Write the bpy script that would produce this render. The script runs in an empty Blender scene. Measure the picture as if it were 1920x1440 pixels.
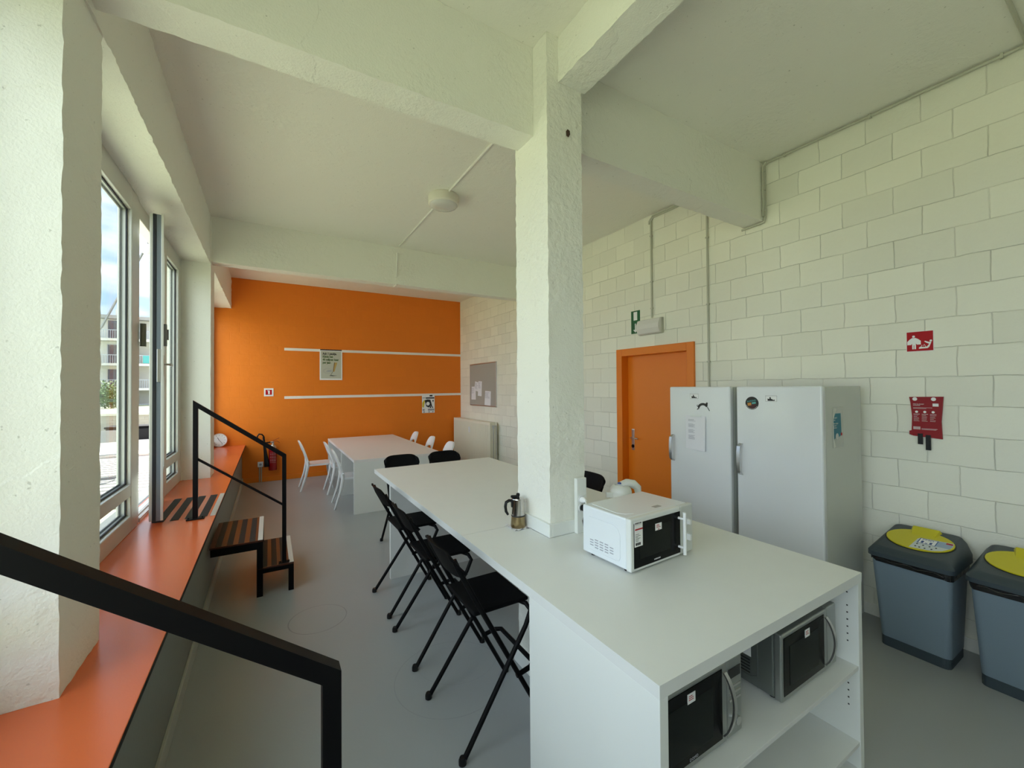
import bpy, bmesh, math, random
from mathutils import Vector, Matrix, noise
random.seed(7)
PI = math.pi
S = bpy.context.scene
COL = S.collection

# ------------------------------------------------------------------ camera
EYE = Vector((0, 0, 1.746))
F, YAW, PITCH, ROLL = 765.98, math.radians(30.724), math.radians(0.708), math.radians(-0.416)
fwd = Vector((math.sin(YAW)*math.cos(PITCH), math.cos(YAW)*math.cos(PITCH), math.sin(PITCH)))
rgt = Vector((math.cos(YAW), -math.sin(YAW), 0))
upv = rgt.cross(fwd)
Rv = rgt*math.cos(ROLL) + upv*math.sin(ROLL)
Uv = -rgt*math.sin(ROLL) + upv*math.cos(ROLL)
cd = bpy.data.cameras.new('camera')
cam = bpy.data.objects.new('camera', cd); COL.objects.link(cam)
cd.sensor_width = 36; cd.lens = F/1920*36
cd.shift_x = 0.135/1920; cd.shift_y = -2.93/1920
cd.clip_start = .02; cd.clip_end = 400
cam.matrix_world = Matrix(((Rv.x, Uv.x, -fwd.x, EYE.x), (Rv.y, Uv.y, -fwd.y, EYE.y), (Rv.z, Uv.z, -fwd.z, EYE.z), (0, 0, 0, 1)))
S.camera = cam

# ------------------------------------------------------------------ exposure, world, sun
S.view_settings.view_transform = 'Standard'
S.view_settings.look = 'None'
S.view_settings.gamma = 1
S.view_settings.use_curve_mapping = False
S.view_settings.exposure = 0.5
S.cycles.max_bounces = 14
S.cycles.diffuse_bounces = 9
S.cycles.transparent_max_bounces = 16
S.cycles.sample_clamp_indirect = 6

w = bpy.data.worlds.new('sky'); S.world = w; w.use_nodes = True
nt = w.node_tree; nt.nodes.clear()
wo = nt.nodes.new('ShaderNodeOutputWorld'); bg = nt.nodes.new('ShaderNodeBackground')
tc = nt.nodes.new('ShaderNodeTexCoord'); nz = nt.nodes.new('ShaderNodeTexNoise'); rp = nt.nodes.new('ShaderNodeValToRGB')
mp = nt.nodes.new('ShaderNodeMapping'); mp.inputs['Scale'].default_value = (1.5, 1.5, 5)
nz.inputs['Scale'].default_value = 3; nz.inputs['Detail'].default_value = 8
rp.color_ramp.elements[0].position = .42; rp.color_ramp.elements[0].color = (.42, .62, .95, 1)
rp.color_ramp.elements[1].position = .62; rp.color_ramp.elements[1].color = (1, 1, 1, 1)
nt.links.new(tc.outputs['Generated'], mp.inputs['Vector']); nt.links.new(mp.outputs[0], nz.inputs['Vector'])
nt.links.new(nz.outputs['Fac'], rp.inputs[0]); nt.links.new(rp.outputs[0], bg.inputs[0]); nt.links.new(bg.outputs[0], wo.inputs[0])
bg.inputs[1].default_value = 1.25

def sun(name, direction, strength, angle, color=(1, 1, 1)):
    d = bpy.data.lights.new(name, 'SUN'); d.energy = strength; d.angle = math.radians(angle); d.color = color
    o = bpy.data.objects.new(name, d); COL.objects.link(o)
    o.rotation_euler = Vector(direction).normalized().to_track_quat('Z', 'Y').to_euler()
    return o
sun('added_sky_fill', (-.80, -.42, .34), 2.8, 85, (.93, .97, 1))  # wide soft sun added beside the world sky to brighten the room
sun('sun', (.10, .50, .85), 21.0, .6, (1, .95, .87))

# ------------------------------------------------------------------ materials
MATS = {}
def mat(name, color, rough=.5, metal=0, bump=0, bscale=40, var=0, vscale=3, spec=.5, coat=0, detail=4, trans=0):
    if name in MATS: return MATS[name]
    m = bpy.data.materials.new(name); m.use_nodes = True
    n = m.node_tree.nodes; l = m.node_tree.links; b = n['Principled BSDF']
    b.inputs['Roughness'].default_value = rough; b.inputs['Metallic'].default_value = metal
    b.inputs['Specular IOR Level'].default_value = spec; b.inputs['Coat Weight'].default_value = coat
    b.inputs['Coat Roughness'].default_value = .08
    t = n.new('ShaderNodeTexCoord')
    vn = n.new('ShaderNodeTexNoise'); vn.inputs['Scale'].default_value = vscale; vn.inputs['Detail'].default_value = 5
    l.new(t.outputs['Object'], vn.inputs['Vector'])
    mx = n.new('ShaderNodeMix'); mx.data_type = 'RGBA'
    mx.inputs[6].default_value = (*[c*(1-var) for c in color], 1)
    mx.inputs[7].default_value = (*[min(1, c*(1+var)) for c in color], 1)
    l.new(vn.outputs['Fac'], mx.inputs[0]); l.new(mx.outputs[2], b.inputs['Base Color'])
    if bump:
        bn = n.new('ShaderNodeTexNoise'); bn.inputs['Scale'].default_value = bscale; bn.inputs['Detail'].default_value = detail
        l.new(t.outputs['Object'], bn.inputs['Vector'])
        bp = n.new('ShaderNodeBump'); bp.inputs['Strength'].default_value = bump; bp.inputs['Distance'].default_value = .01
        l.new(bn.outputs['Fac'], bp.inputs['Height']); l.new(bp.outputs[0], b.inputs['Normal'])
    MATS[name] = m
    return m

def block_mat(name, color, axes, joint=.72, jdepth=.35, shift=(0, 0), bw=.31, rh=.2, patch=.05, strength=.75):
    """painted concrete blocks; axes picks which object coordinates run along and up the wall"""
    m = bpy.data.materials.new(name); m.use_nodes = True
    n = m.node_tree.nodes; l = m.node_tree.links; b = n['Principled BSDF']; b.inputs['Roughness'].default_value = .55
    t = n.new('ShaderNodeTexCoord'); sp = n.new('ShaderNodeSeparateXYZ'); cb = n.new('ShaderNodeCombineXYZ')
    l.new(t.outputs['Object'], sp.inputs[0])
    au = n.new('ShaderNodeMath'); au.operation = 'ADD'; au.inputs[1].default_value = shift[0]
    av = n.new('ShaderNodeMath'); av.operation = 'ADD'; av.inputs[1].default_value = shift[1]
    l.new(sp.outputs[axes[0]], au.inputs[0]); l.new(sp.outputs[axes[1]], av.inputs[0])
    l.new(au.outputs[0], cb.inputs[0]); l.new(av.outputs[0], cb.inputs[1])
    wn = n.new('ShaderNodeTexNoise'); wn.inputs['Scale'].default_value = 6; wn.inputs['Detail'].default_value = 3
    l.new(t.outputs['Object'], wn.inputs['Vector'])
    sb = n.new('ShaderNodeVectorMath'); sb.operation = 'MULTIPLY_ADD'; sb.inputs[1].default_value = (.018, .018, 0)
    ad0 = n.new('ShaderNodeVectorMath'); ad0.operation = 'ADD'; ad0.inputs[1].default_value = (-.009, -.009, 0)
    l.new(cb.outputs[0], ad0.inputs[0]); l.new(wn.outputs['Color'], sb.inputs[0]); l.new(ad0.outputs[0], sb.inputs[2])
    def brick(ms, sm):
        k = n.new('ShaderNodeTexBrick'); k.inputs['Scale'].default_value = 1; k.inputs['Brick Width'].default_value = bw
        k.inputs['Row Height'].default_value = rh; k.inputs['Mortar Size'].default_value = ms; k.inputs['Mortar Smooth'].default_value = sm
        k.inputs['Color1'].default_value = (0, 0, 0, 1); k.inputs['Color2'].default_value = (1, 1, 1, 1); k.inputs['Mortar'].default_value = (.5, .5, .5, 1)
        l.new(sb.outputs[0], k.inputs['Vector']); return k
    fine = brick(.0024, .5); wide = brick(.006, 1)
    # broken thin dark cracks along the joints
    cn = n.new('ShaderNodeTexNoise'); cn.inputs['Scale'].default_value = 3.2; cn.inputs['Detail'].default_value = 3
    l.new(t.outputs['Object'], cn.inputs['Vector'])
    cr = n.new('ShaderNodeMapRange'); cr.inputs[1].default_value = .35; cr.inputs[2].default_value = .62
    cr.inputs[3].default_value = .12
    l.new(cn.outputs['Fac'], cr.inputs[0])
    ml = n.new('ShaderNodeMath'); ml.operation = 'MULTIPLY'; l.new(fine.outputs['Fac'], ml.inputs[0]); l.new(cr.outputs[0], ml.inputs[1])
    pm = n.new('ShaderNodeMix'); pm.data_type = 'RGBA'
    pm.inputs[6].default_value = (*[c*(1-patch) for c in color], 1); pm.inputs[7].default_value = (*[min(1, c*(1+patch)) for c in color], 1)
    l.new(wide.outputs['Color'], pm.inputs[0])
    jm = n.new('ShaderNodeMix'); jm.data_type = 'RGBA'; jm.inputs[7].default_value = (*[c*joint for c in color], 1)
    l.new(ml.outputs[0], jm.inputs[0]); l.new(pm.outputs[2], jm.inputs[6]); l.new(jm.outputs[2], b.inputs['Base Color'])
    gn = n.new('ShaderNodeTexNoise'); gn.inputs['Scale'].default_value = 90; gn.inputs['Detail'].default_value = 5
    l.new(t.outputs['Object'], gn.inputs['Vector'])
    ln = n.new('ShaderNodeTexNoise'); ln.inputs['Scale'].default_value = 9; l.new(t.outputs['Object'], ln.inputs['Vector'])
    h1 = n.new('ShaderNodeMath'); h1.operation = 'MULTIPLY_ADD'; h1.inputs[1].default_value = -jdepth
    l.new(wide.outputs['Fac'], h1.inputs[0])
    h2 = n.new('ShaderNodeMath'); h2.operation = 'MULTIPLY_ADD'; h2.inputs[1].default_value = .22
    l.new(gn.outputs['Fac'], h2.inputs[0]); l.new(ln.outputs['Fac'], h2.inputs[2]); l.new(h2.outputs[0], h1.inputs[2])
    h3 = n.new('ShaderNodeMath'); h3.operation = 'MULTIPLY_ADD'; h3.inputs[1].default_value = -jdepth*1.5
    l.new(ml.outputs[0], h3.inputs[0]); l.new(h1.outputs[0], h3.inputs[2])
    bp = n.new('ShaderNodeBump'); bp.inputs['Strength'].default_value = strength; bp.inputs['Distance'].default_value = .008
    l.new(h3.outputs[0], bp.inputs['Height']); l.new(bp.outputs[0], b.inputs['Normal'])
    return m

def plaster_mat(name, color, patches=.6, bump=.012):
    """rough painted concrete with scattered lumps and chips"""
    m = bpy.data.materials.new(name); m.use_nodes = True
    n = m.node_tree.nodes; l = m.node_tree.links; b = n['Principled BSDF']; b.inputs['Roughness'].default_value = .6
    t = n.new('ShaderNodeTexCoord')
    def nz(s, d): 
        k = n.new('ShaderNodeTexNoise'); k.inputs['Scale'].default_value = s; k.inputs['Detail'].default_value = d
        l.new(t.outputs['Object'], k.inputs['Vector']); return k
    a, c, e, g, k8 = nz(1.3, 2), nz(26, 7), nz(110, 4), nz(48, 2), nz(9, 5)
    mr = n.new('ShaderNodeMapRange'); mr.inputs[1].default_value = .52; mr.inputs[2].default_value = .66; l.new(a.outputs['Fac'], mr.inputs[0])
    p = n.new('ShaderNodeMath'); p.operation = 'MULTIPLY'; l.new(mr.outputs[0], p.inputs[0]); l.new(c.outputs['Fac'], p.inputs[1])
    p2 = n.new('ShaderNodeMath'); p2.operation = 'MULTIPLY_ADD'; p2.inputs[1].default_value = patches*3; l.new(p.outputs[0], p2.inputs[0])
    q = n.new('ShaderNodeMath'); q.operation = 'MULTIPLY'; q.inputs[1].default_value = .28; l.new(e.outputs['Fac'], q.inputs[0])
    q2 = n.new('ShaderNodeMath'); q2.operation = 'MULTIPLY_ADD'; q2.inputs[1].default_value = .6; l.new(k8.outputs['Fac'], q2.inputs[0]); l.new(q.outputs[0], q2.inputs[2]); l.new(q2.outputs[0], p2.inputs[2])
    fn = nz(1.7, 6); fm = n.new('ShaderNodeMapRange'); fm.inputs[1].default_value = .56; fm.inputs[2].default_value = .572; fm.inputs[4].default_value = .2
    l.new(fn.outputs['Fac'], fm.inputs[0]); p3 = n.new('ShaderNodeMath'); p3.operation = 'ADD'; l.new(fm.outputs[0], p3.inputs[0]); l.new(p2.outputs[0], p3.inputs[1])
    bp = n.new('ShaderNodeBump'); bp.inputs['Strength'].default_value = .8; bp.inputs['Distance'].default_value = bump
    l.new(p3.outputs[0], bp.inputs['Height']); l.new(bp.outputs[0], b.inputs['Normal'])
    dk = n.new('ShaderNodeMapRange'); dk.inputs[1].default_value = .715; dk.inputs[2].default_value = .75; dk.inputs[4].default_value = .35; l.new(g.outputs['Fac'], dk.inputs[0])
    mx = n.new('ShaderNodeMix'); mx.data_type = 'RGBA'; mx.inputs[6].default_value = (*color, 1); mx.inputs[7].default_value = (.2, .19, .14, 1)
    l.new(dk.outputs[0], mx.inputs[0]); l.new(mx.outputs[2], b.inputs['Base Color'])
    return m

def floor_mat():
    m = mat('grey_linoleum', (.33, .345, .345), .32, var=.08, vscale=1.2, bump=.05, bscale=60, spec=.5)
    n = m.node_tree.nodes; l = m.node_tree.links; b = n['Principled BSDF']
    src = b.inputs['Base Color'].links[0].from_socket
    t = n.new('ShaderNodeTexCoord')
    cur = src
    for (cx, cy, r, wd, s) in ((.32, 3.45, .2, .004, .55), (.95, 2.35, .33, .003, .25), (1.05, 2.5, .26, .002, .2)):
        d = n.new('ShaderNodeVectorMath'); d.operation = 'DISTANCE'; d.inputs[1].default_value = (cx, cy, 0); l.new(t.outputs['Object'], d.inputs[0])
        s1 = n.new('ShaderNodeMath'); s1.operation = 'SUBTRACT'; s1.inputs[1].default_value = r; l.new(d.outputs['Value'], s1.inputs[0])
        ab = n.new('ShaderNodeMath'); ab.operation = 'ABSOLUTE'; l.new(s1.outputs[0], ab.inputs[0])
        lt = n.new('ShaderNodeMath'); lt.operation = 'LESS_THAN'; lt.inputs[1].default_value = wd; l.new(ab.outputs[0], lt.inputs[0])
        gn = n.new('ShaderNodeTexNoise'); gn.inputs['Scale'].default_value = 4; l.new(t.outputs['Object'], gn.inputs['Vector'])
        mu = n.new('ShaderNodeMath'); mu.operation = 'MULTIPLY'; l.new(lt.outputs[0], mu.inputs[0]); l.new(gn.outputs['Fac'], mu.inputs[1])
        m2 = n.new('ShaderNodeMath'); m2.operation = 'MULTIPLY'; m2.inputs[1].default_value = s; l.new(mu.outputs[0], m2.inputs[0])
        mx = n.new('ShaderNodeMix'); mx.data_type = 'RGBA'; mx.inputs[7].default_value = (.06, .06, .055, 1)
        l.new(m2.outputs[0], mx.inputs[0]); l.new(cur, mx.inputs[6]); cur = mx.outputs[2]
    l.new(cur, b.inputs['Base Color'])
    return m

def glass_mat(name='window_glass', tint=(.93, .97, .96), refl=1.0):
    if name in MATS: return MATS[name]
    m = bpy.data.materials.new(name); m.use_nodes = True
    n = m.node_tree.nodes; l = m.node_tree.links; n.clear()
    o = n.new('ShaderNodeOutputMaterial'); tr = n.new('ShaderNodeBsdfTransparent'); gl = n.new('ShaderNodeBsdfGlossy'); mx = n.new('ShaderNodeMixShader')
    lw = n.new('ShaderNodeLayerWeight'); lw.inputs[0].default_value = .5
    pw = n.new('ShaderNodeMath'); pw.operation = 'POWER'; pw.inputs[1].default_value = 5; l.new(lw.outputs['Facing'], pw.inputs[0])
    fr = n.new('ShaderNodeMath'); fr.operation = 'MULTIPLY_ADD'; fr.inputs[1].default_value = .6; fr.inputs[2].default_value = .025; l.new(pw.outputs[0], fr.inputs[0])
    tr.inputs[0].default_value = (*tint, 1); gl.inputs['Roughness'].default_value = .01; gl.inputs[0].default_value = (refl, refl, refl, 1)
    l.new(fr.outputs[0], mx.inputs[0]); l.new(tr.outputs[0], mx.inputs[1]); l.new(gl.outputs[0], mx.inputs[2]); l.new(mx.outputs[0], o.inputs[0])
    MATS[name] = m
    return m

WALLW = (.83, .82, .72)
m_block = block_mat('white_painted_blocks', WALLW, (1, 2), shift=(-.203, 0))
m_orange = block_mat('orange_painted_blocks', (.80, .195, .003), (0, 2), joint=.95, jdepth=.16, patch=.015, strength=.45)
m_plaster = plaster_mat('rough_white_concrete', (.84, .835, .765), bump=.009)
m_ceil = plaster_mat('painted_ceiling', (.85, .835, .77), .6, .006)
m_white = mat('white_paint', (.8, .8, .74), .5, bump=.1)
m_floor = floor_mat()
m_sill = mat('orange_sill_laminate', (.74, .15, .045), .24, var=.04, bump=.04, bscale=160)
m_alu = mat('grey_aluminium', (.62, .62, .58), .35, metal=.25, bump=.03, bscale=30)
m_lam = mat('white_laminate', (.75, .76, .74), .42, var=.02, vscale=8, bump=.05, bscale=500)
m_edge = mat('laminate_edge', (.78, .80, .77), .4, var=.02)
m_black = mat('black_steel', (.004, .004, .0045), .5, var=.2, spec=.12)
m_blackseat = mat('black_wood_seat', (.004, .004, .0045), .6, var=.2, vscale=20, spec=.1)
m_plastic = mat('black_plastic', (.006, .006, .0065), .4, spec=.3)
m_orangep = mat('orange_gloss_paint', (.78, .20, .006), .4, bump=.08, bscale=50, var=.03)
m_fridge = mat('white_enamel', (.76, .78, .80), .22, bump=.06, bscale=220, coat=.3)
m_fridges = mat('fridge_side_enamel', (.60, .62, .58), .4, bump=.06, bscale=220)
m_chrome = mat('brushed_metal', (.62, .62, .62), .28, metal=1)
m_chair = mat('white_plastic', (.82, .83, .84), .3, coat=.2)
m_darkgap = mat('rubber_gasket', (.01, .011, .016), .5)
m_conduit = mat('grey_conduit_plastic', (.50, .50, .42), .45)
m_cond_w = mat('white_conduit_plastic', (.8, .79, .74), .4)
m_paper = mat('white_paper', (.80, .80, .84), .7, var=.02)
m_ink = mat('black_ink', (.02, .02, .02), .6)
m_greyink = mat('grey_ink', (.35, .35, .40), .7)
m_red = mat('signal_red', (.42, .002, .008), .5, spec=.25)
m_signwhite = mat('sign_white', (.85, .85, .85), .45)
m_glass = glass_mat()

# ------------------------------------------------------------------ mesh helper
class MB:
    def __init__(self, T=None):
        self.bm = bmesh.new(); self.T = T or Matrix.Identity(4); self.mats = []; self.mi = 0
    def use(self, m):
        if m not in self.mats: self.mats.append(m)
        self.mi = self.mats.index(m); return self
    def add(self, vs, fs, smooth=False):
        vv = [self.bm.verts.new(self.T @ Vector(v)) for v in vs]
        for f in fs:
            try:
                ff = self.bm.faces.new([vv[i] for i in f]); ff.smooth = smooth; ff.material_index = self.mi
            except ValueError: pass
        return vv
    def box(self, x0, x1, y0, y1, z0, z1, bev=0, seg=2):
        b = bmesh.new(); bmesh.ops.create_cube(b, size=1)
        for v in b.verts:
            v.co = Vector(((x0+x1)/2+v.co.x*(x1-x0), (y0+y1)/2+v.co.y*(y1-y0), (z0+z1)/2+v.co.z*(z1-z0)))
        if bev > 0:
            bev = min(bev, .49*min(abs(x1-x0), abs(y1-y0), abs(z1-z0)))
            bmesh.ops.bevel(b, geom=list(b.edges), offset=bev, segments=seg, profile=.5, affect='EDGES')
        self.merge(b); return self
    def merge(self, b, smooth=False):
        vm = {v: self.bm.verts.new(self.T @ v.co) for v in b.verts}
        for f in b.faces:
            try:
                g = self.bm.faces.new([vm[v] for v in f.verts]); g.material_index = self.mi; g.smooth = smooth or f.smooth
            except ValueError: pass
        b.free()
    def tube(self, pts, r, seg=10, closed=False, cap=True, sx=1.0):
        pts = [Vector(p) for p in pts]; n = len(pts)
        rad = r if isinstance(r, (list, tuple)) else [r]*n
        rings = []; prev = None
        for i, p in enumerate(pts):
            a = pts[(i-1) % n] if (closed or i > 0) else p; c = pts[(i+1) % n] if (closed or i < n-1) else p
            t = (c-a).normalized()
            if prev is None:
                u = t.orthogonal().normalized()
                if abs(t.z) < .99: u = t.cross(Vector((0, 0, 1))).normalized()
            else:
                u = (prev - t*prev.dot(t)).normalized()
            prev = u; v = t.cross(u)
            rings.append([p + (u*math.cos(2*PI*k/seg)*sx + v*math.sin(2*PI*k/seg))*rad[i] for k in range(seg)])
        vs = [q for rg in rings for q in rg]; fs = []
        for i in range(n if closed else n-1):
            j = (i+1) % n
            for k in range(seg):
                fs.append((i*seg+k, i*seg+(k+1) % seg, j*seg+(k+1) % seg, j*seg+k))
        if cap and not closed:
            fs.append(tuple(range(seg))[::-1]); fs.append(tuple((n-1)*seg+k for k in range(seg)))
        self.add(vs, fs, True); return self
    def bar(self, p, q, w, h=None, up=(0, 0, 1)):
        """square section bar from p to q"""
        p = Vector(p); q = Vector(q); h = h or w; t = (q-p).normalized(); u = t.cross(Vector(up))
        if u.length < 1e-4: u = t.cross(Vector((0, 1, 0)))
        u.normalize(); v = u.cross(t).normalized()
        vs = [e + u*a*w/2 + v*b*h/2 for e in (p, q) for a, b in ((-1, -1), (1, -1), (1, 1), (-1, 1))]
        self.add(vs, [(0, 1, 2, 3), (7, 6, 5, 4), (0, 4, 5, 1), (1, 5, 6, 2), (2, 6, 7, 3), (3, 7, 4, 0)]); return self
    def lathe(self, prof, c=(0, 0, 0), seg=32, axis='z'):
        vs = []; n = len(prof)
        for r, z in prof:
            for k in range(seg):
                a = 2*PI*k/seg; x, y = r*math.cos(a), r*math.sin(a)
                p = (x, y, z) if axis == 'z' else ((z, x, y) if axis == 'x' else (x, z, y))
                vs.append((c[0]+p[0], c[1]+p[1], c[2]+p[2]))
        fs = [(i*seg+k, i*seg+(k+1) % seg, (i+1)*seg+(k+1) % seg, (i+1)*seg+k) for i in range(n-1) for k in range(seg)]
        fs.append(tuple(range(seg))[::-1]); fs.append(tuple((n-1)*seg+k for k in range(seg)))
        self.add(vs, fs, True); return self
    def prism(self, poly, z0, z1):
        """polygon in local xy extruded along local z"""
        n = len(poly); vs = [(x, y, z0) for x, y in poly] + [(x, y, z1) for x, y in poly]
        self.add(vs, [tuple(range(n))[::-1], tuple(range(n, 2*n))] + [(i, (i+1) % n, n+(i+1) % n, n+i) for i in range(n)]); return self
    def text(self, s, x, y, size, z=0, depth=.0004, align='LEFT', sx=1.0, rot=0, bold=0):
        cu = bpy.data.curves.new('lettering', 'FONT'); cu.body = s; cu.size = size; cu.align_x = align; cu.extrude = depth
        cu.resolution_u = 2; cu.offset = bold
        ob = bpy.data.objects.new('lettering', cu); me = bpy.data.meshes.new_from_object(ob)
        b = bmesh.new(); b.from_mesh(me)
        R = Matrix.Rotation(rot, 3, 'Z')
        for v in b.verts:
            c = R @ Vector((v.co.x*sx, v.co.y, v.co.z)); v.co = c + Vector((x, y, z))
        self.merge(b); bpy.data.objects.remove(ob); bpy.data.curves.remove(cu); bpy.data.meshes.remove(me); return self
    def build(self, name, m=None, parent=None, loc=None, weld=False):
        if weld: bmesh.ops.remove_doubles(self.bm, verts=self.bm.verts, dist=1e-5)
        bmesh.ops.recalc_face_normals(self.bm, faces=self.bm.faces)
        for e in self.bm.edges:
            if len(e.link_faces) == 2 and e.calc_face_angle(0) > .7: e.smooth = False
        me = bpy.data.meshes.new(name); self.bm.to_mesh(me); self.bm.free()
        for k in (self.mats if self.mats else [m]): me.materials.append(k)
        o = bpy.data.objects.new(name, me); COL.objects.link(o)
        if parent: o.parent = parent
        if loc is not None: o.location = loc
        return o

def frame(origin, right, up):
    r = Vector(right).normalized(); u = Vector(up).normalized(); nn = r.cross(u)
    return Matrix(((r.x, u.x, nn.x, origin[0]), (r.y, u.y, nn.y, origin[1]), (r.z, u.z, nn.z, origin[2]), (0, 0, 0, 1)))
def tag(o, label=None, cat=None, group=None, kind=None):
    if label: o['label'] = label
    if cat: o['category'] = cat
    if group: o['group'] = group
    if kind: o['kind'] = kind
    return o
def thing(name, label, cat, loc=(0, 0, 0), rz=0, group=None):
    o = bpy.data.objects.new(name, None); COL.objects.link(o); o.empty_display_size = .05
    o.location = loc; o.rotation_euler = (0, 0, rz); return tag(o, label, cat, group)
def struct(name, mb, m=None, label=None):
    o = mb.build(name, m); o['kind'] = 'structure'
    if label: o['label'] = label
    return o
def struct_empty(name, loc, label=None):
    o = bpy.data.objects.new(name, None); COL.objects.link(o); o.location = loc; o['kind'] = 'structure'
    if label: o['label'] = label
    return o
def copy_tree(o, parent=None):
    c = o.copy(); COL.objects.link(c); c.parent = parent
    for ch in [x for x in o.children]: copy_tree(ch, c)
    return c
def W(root):
    """transform that lets a part be written in room coordinates under an unrotated root"""
    return Matrix.Translation(-Vector(root.location))

def rough_box(x0, x1, y0, y1, z0, z1, res=.04, amp=.005, seed=0):
    b = bmesh.new()
    def grid(o, a, c, na, nc):
        vs = [[b.verts.new(Vector(o)+Vector(a)*i/na+Vector(c)*j/nc) for j in range(nc+1)] for i in range(na+1)]
        for i in range(na):
            for j in range(nc): b.faces.new((vs[i][j], vs[i+1][j], vs[i+1][j+1], vs[i][j+1]))
    dx, dy, dz = x1-x0, y1-y0, z1-z0
    nx, ny, nz_ = [max(2, int(d/res)) for d in (dx, dy, dz)]
    for z in (z0, z1): grid((x0, y0, z), (dx, 0, 0), (0, dy, 0), nx, ny)
    for y in (y0, y1): grid((x0, y, z0), (dx, 0, 0), (0, 0, dz), nx, nz_)
    for x in (x0, x1): grid((x, y0, z0), (0, dy, 0), (0, 0, dz), ny, nz_)
    bmesh.ops.remove_doubles(b, verts=b.verts, dist=1e-4)
    off = Vector((seed*7.3, seed*3.1, 0))
    for v in b.verts:
        p = v.co + off
        e = sum(1 for c, lo, hi in ((v.co.x, x0, x1), (v.co.y, y0, y1), (v.co.z, z0, z1)) if abs(c-lo) < 1e-4 or abs(c-hi) < 1e-4)
        k = 2.2 if e >= 2 else .7
        v.co += noise.noise_vector(p*1.5)*amp*.2 + noise.noise_vector(p*23)*amp*.45*k + (noise.noise_vector(p*55)*amp*.5 if e >= 2 else Vector())
    for f in b.faces: f.smooth = True
    mb = MB(); mb.merge(b, True); return mb

# ------------------------------------------------------------------ room shell
XW, YB, ZC = 3.95, 9.06, 3.807
XI, XG = -.595, -.863           # inner face of piers and lintels, plane of the window frames
ZS = .717                       # sill height
YN = -3.0                       # wall behind the camera
struct('floor', MB().box(-1.05, 4.2, YN-.2, 9.3, -.15, 0), m_floor)
struct('ceiling', MB().box(-1.05, 4.2, YN-.2, 9.3, ZC, ZC+.25), m_ceil)
b = MB()
b.box(XW, XW+.2, YN-.2, 2.774, 0, ZC); b.box(XW, XW+.2, 3.915, 9.3, 0, ZC); b.box(XW, XW+.2, 2.774, 3.915, 2.228, ZC)
struct('wall_right', b, m_block)
struct('wall_back', MB().box(-1.05, XW, YB, YB+.2, 0, ZC), m_orange)
struct('wall_front', MB().box(-1.05, XW, YN-.2, YN, 0, ZC), mat('dim_end_wall', (.62, .60, .56), .6))
m_plinth = mat('grey_plinth_paint', (.22, .23, .21), .5, bump=.1)
struct('wall_left', MB().box(-1.05, -.43, YN, YB, 0, .685), m_plinth)
struct('trim_1', MB().box(-1.0, -.377, YN, YB, .710, ZS, .0015).use(m_sill), m_sill, 'long glossy orange window ledge')
struct('trim_2', MB().box(-.43, -.3785, YN, YB, .686, .7095), m_black, 'dark edge band under the orange ledge')
struct('baseboard_left', MB().box(-.43, -.415, YN, YB, 0, .1, .003), mat('grey_skirting', (.42, .42, .38), .45))
b = MB(); b.box(XW-.015, XW, YN, 2.76, 0, .085, .003); b.box(XW-.015, XW, 3.93, YB, 0, .085, .003)
struct('baseboard_right', b, m_plaster)
struct('baseboard_back', MB().box(-.41, XW-.016, YB-.015, YB, 0, .09, .003), m_orangep)
# piers, column, beams, lintels
struct('wall_pier_near', rough_box(-1.05, -.605, 1.964, 2.343, ZS, ZC, .03, .004, 1), m_plaster, 'broad rough white concrete pier at the left')
struct('wall_pier_far', rough_box(-1.05, -.59, 5.92, 6.272, ZS, ZC, .04, .002, 2), m_plaster)
struct('wall_pier_behind', rough_box(-1.05, -.6, -2.0, -1.62, ZS, ZC, .06, .003, 3), m_plaster)
struct('wall_lintel', rough_box(-1.05, XI, YN, YB, 3.232, ZC, .03, .007, 4), m_plaster)
struct('trim_3', rough_box(1.377, 1.634, 1.90, 2.25, 0, ZC, .022, .0045, 5), m_plaster, 'rough white concrete column through the bar')
t_chip = MB(frame((1.526, 1.8965, 3.256), (1, 0, 0), (0, 0, 1))); t_chip.prism([(-.012, -.02), (.004, -.024), (.014, -.006), (.012, .014), (-.004, .02), (-.014, .006)], 0, .004)
o = t_chip.build('rust_hole', mat('rust_brown', (.06, .03, .015), .8), bpy.data.objects['trim_3'])
struct('trim_4', rough_box(-1.0, 1.377, 2.04, 2.226, 3.267, ZC, .028, .0045, 6), m_plaster, 'white concrete beam from the near pier to the column')
struct('trim_5', rough_box(1.634, XW, 2.04, 2.226, 3.267, ZC, .028, .0045, 7), m_plaster, 'white concrete beam from the column to the block wall')
struct('trim_6', rough_box(1.461, 1.658, YN, 1.90, 3.538, ZC, .03, .0055, 8), m_plaster, 'white concrete beam running from the column over the camera')
struct('trim_7', rough_box(-1.0, XW, 5.958, 6.13, 3.262, ZC, .05, .0025, 9), m_plaster, 'white concrete beam in front of the orange wall')
b = MB()
b.box(1.357, 1.377, 1.88, 2.27, .895, .97, .003); b.box(1.634, 1.654, 1.88, 2.27, .895, .97, .003); b.box(1.377, 1.634, 1.88, 1.90, .895, .97, .003); b.box(1.377, 1.634, 2.25, 2.27, .895, .97, .003)
struct('trim_8', b, m_edge, 'white skirting round the column on the bar top')
b = MB()
b.box(1.352, 1.372, 1.875, 2.275, 0, .1, .003); b.box(1.639, 1.659, 1.875, 2.275, 0, .1, .003); b.box(1.372, 1.639, 1.875, 1.895, 0, .1, .003); b.box(1.372, 1.639, 2.255, 2.275, 0, .1, .003)
struct('trim_9', b, m_edge)
m_stripe = mat('white_strip', (.86, .80, .76), .5)
struct('trim_10', MB().box(.252, XW-.001, YB-.008, YB, 2.497, 2.548, .001), m_stripe, 'upper white strip on the orange wall')
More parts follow.
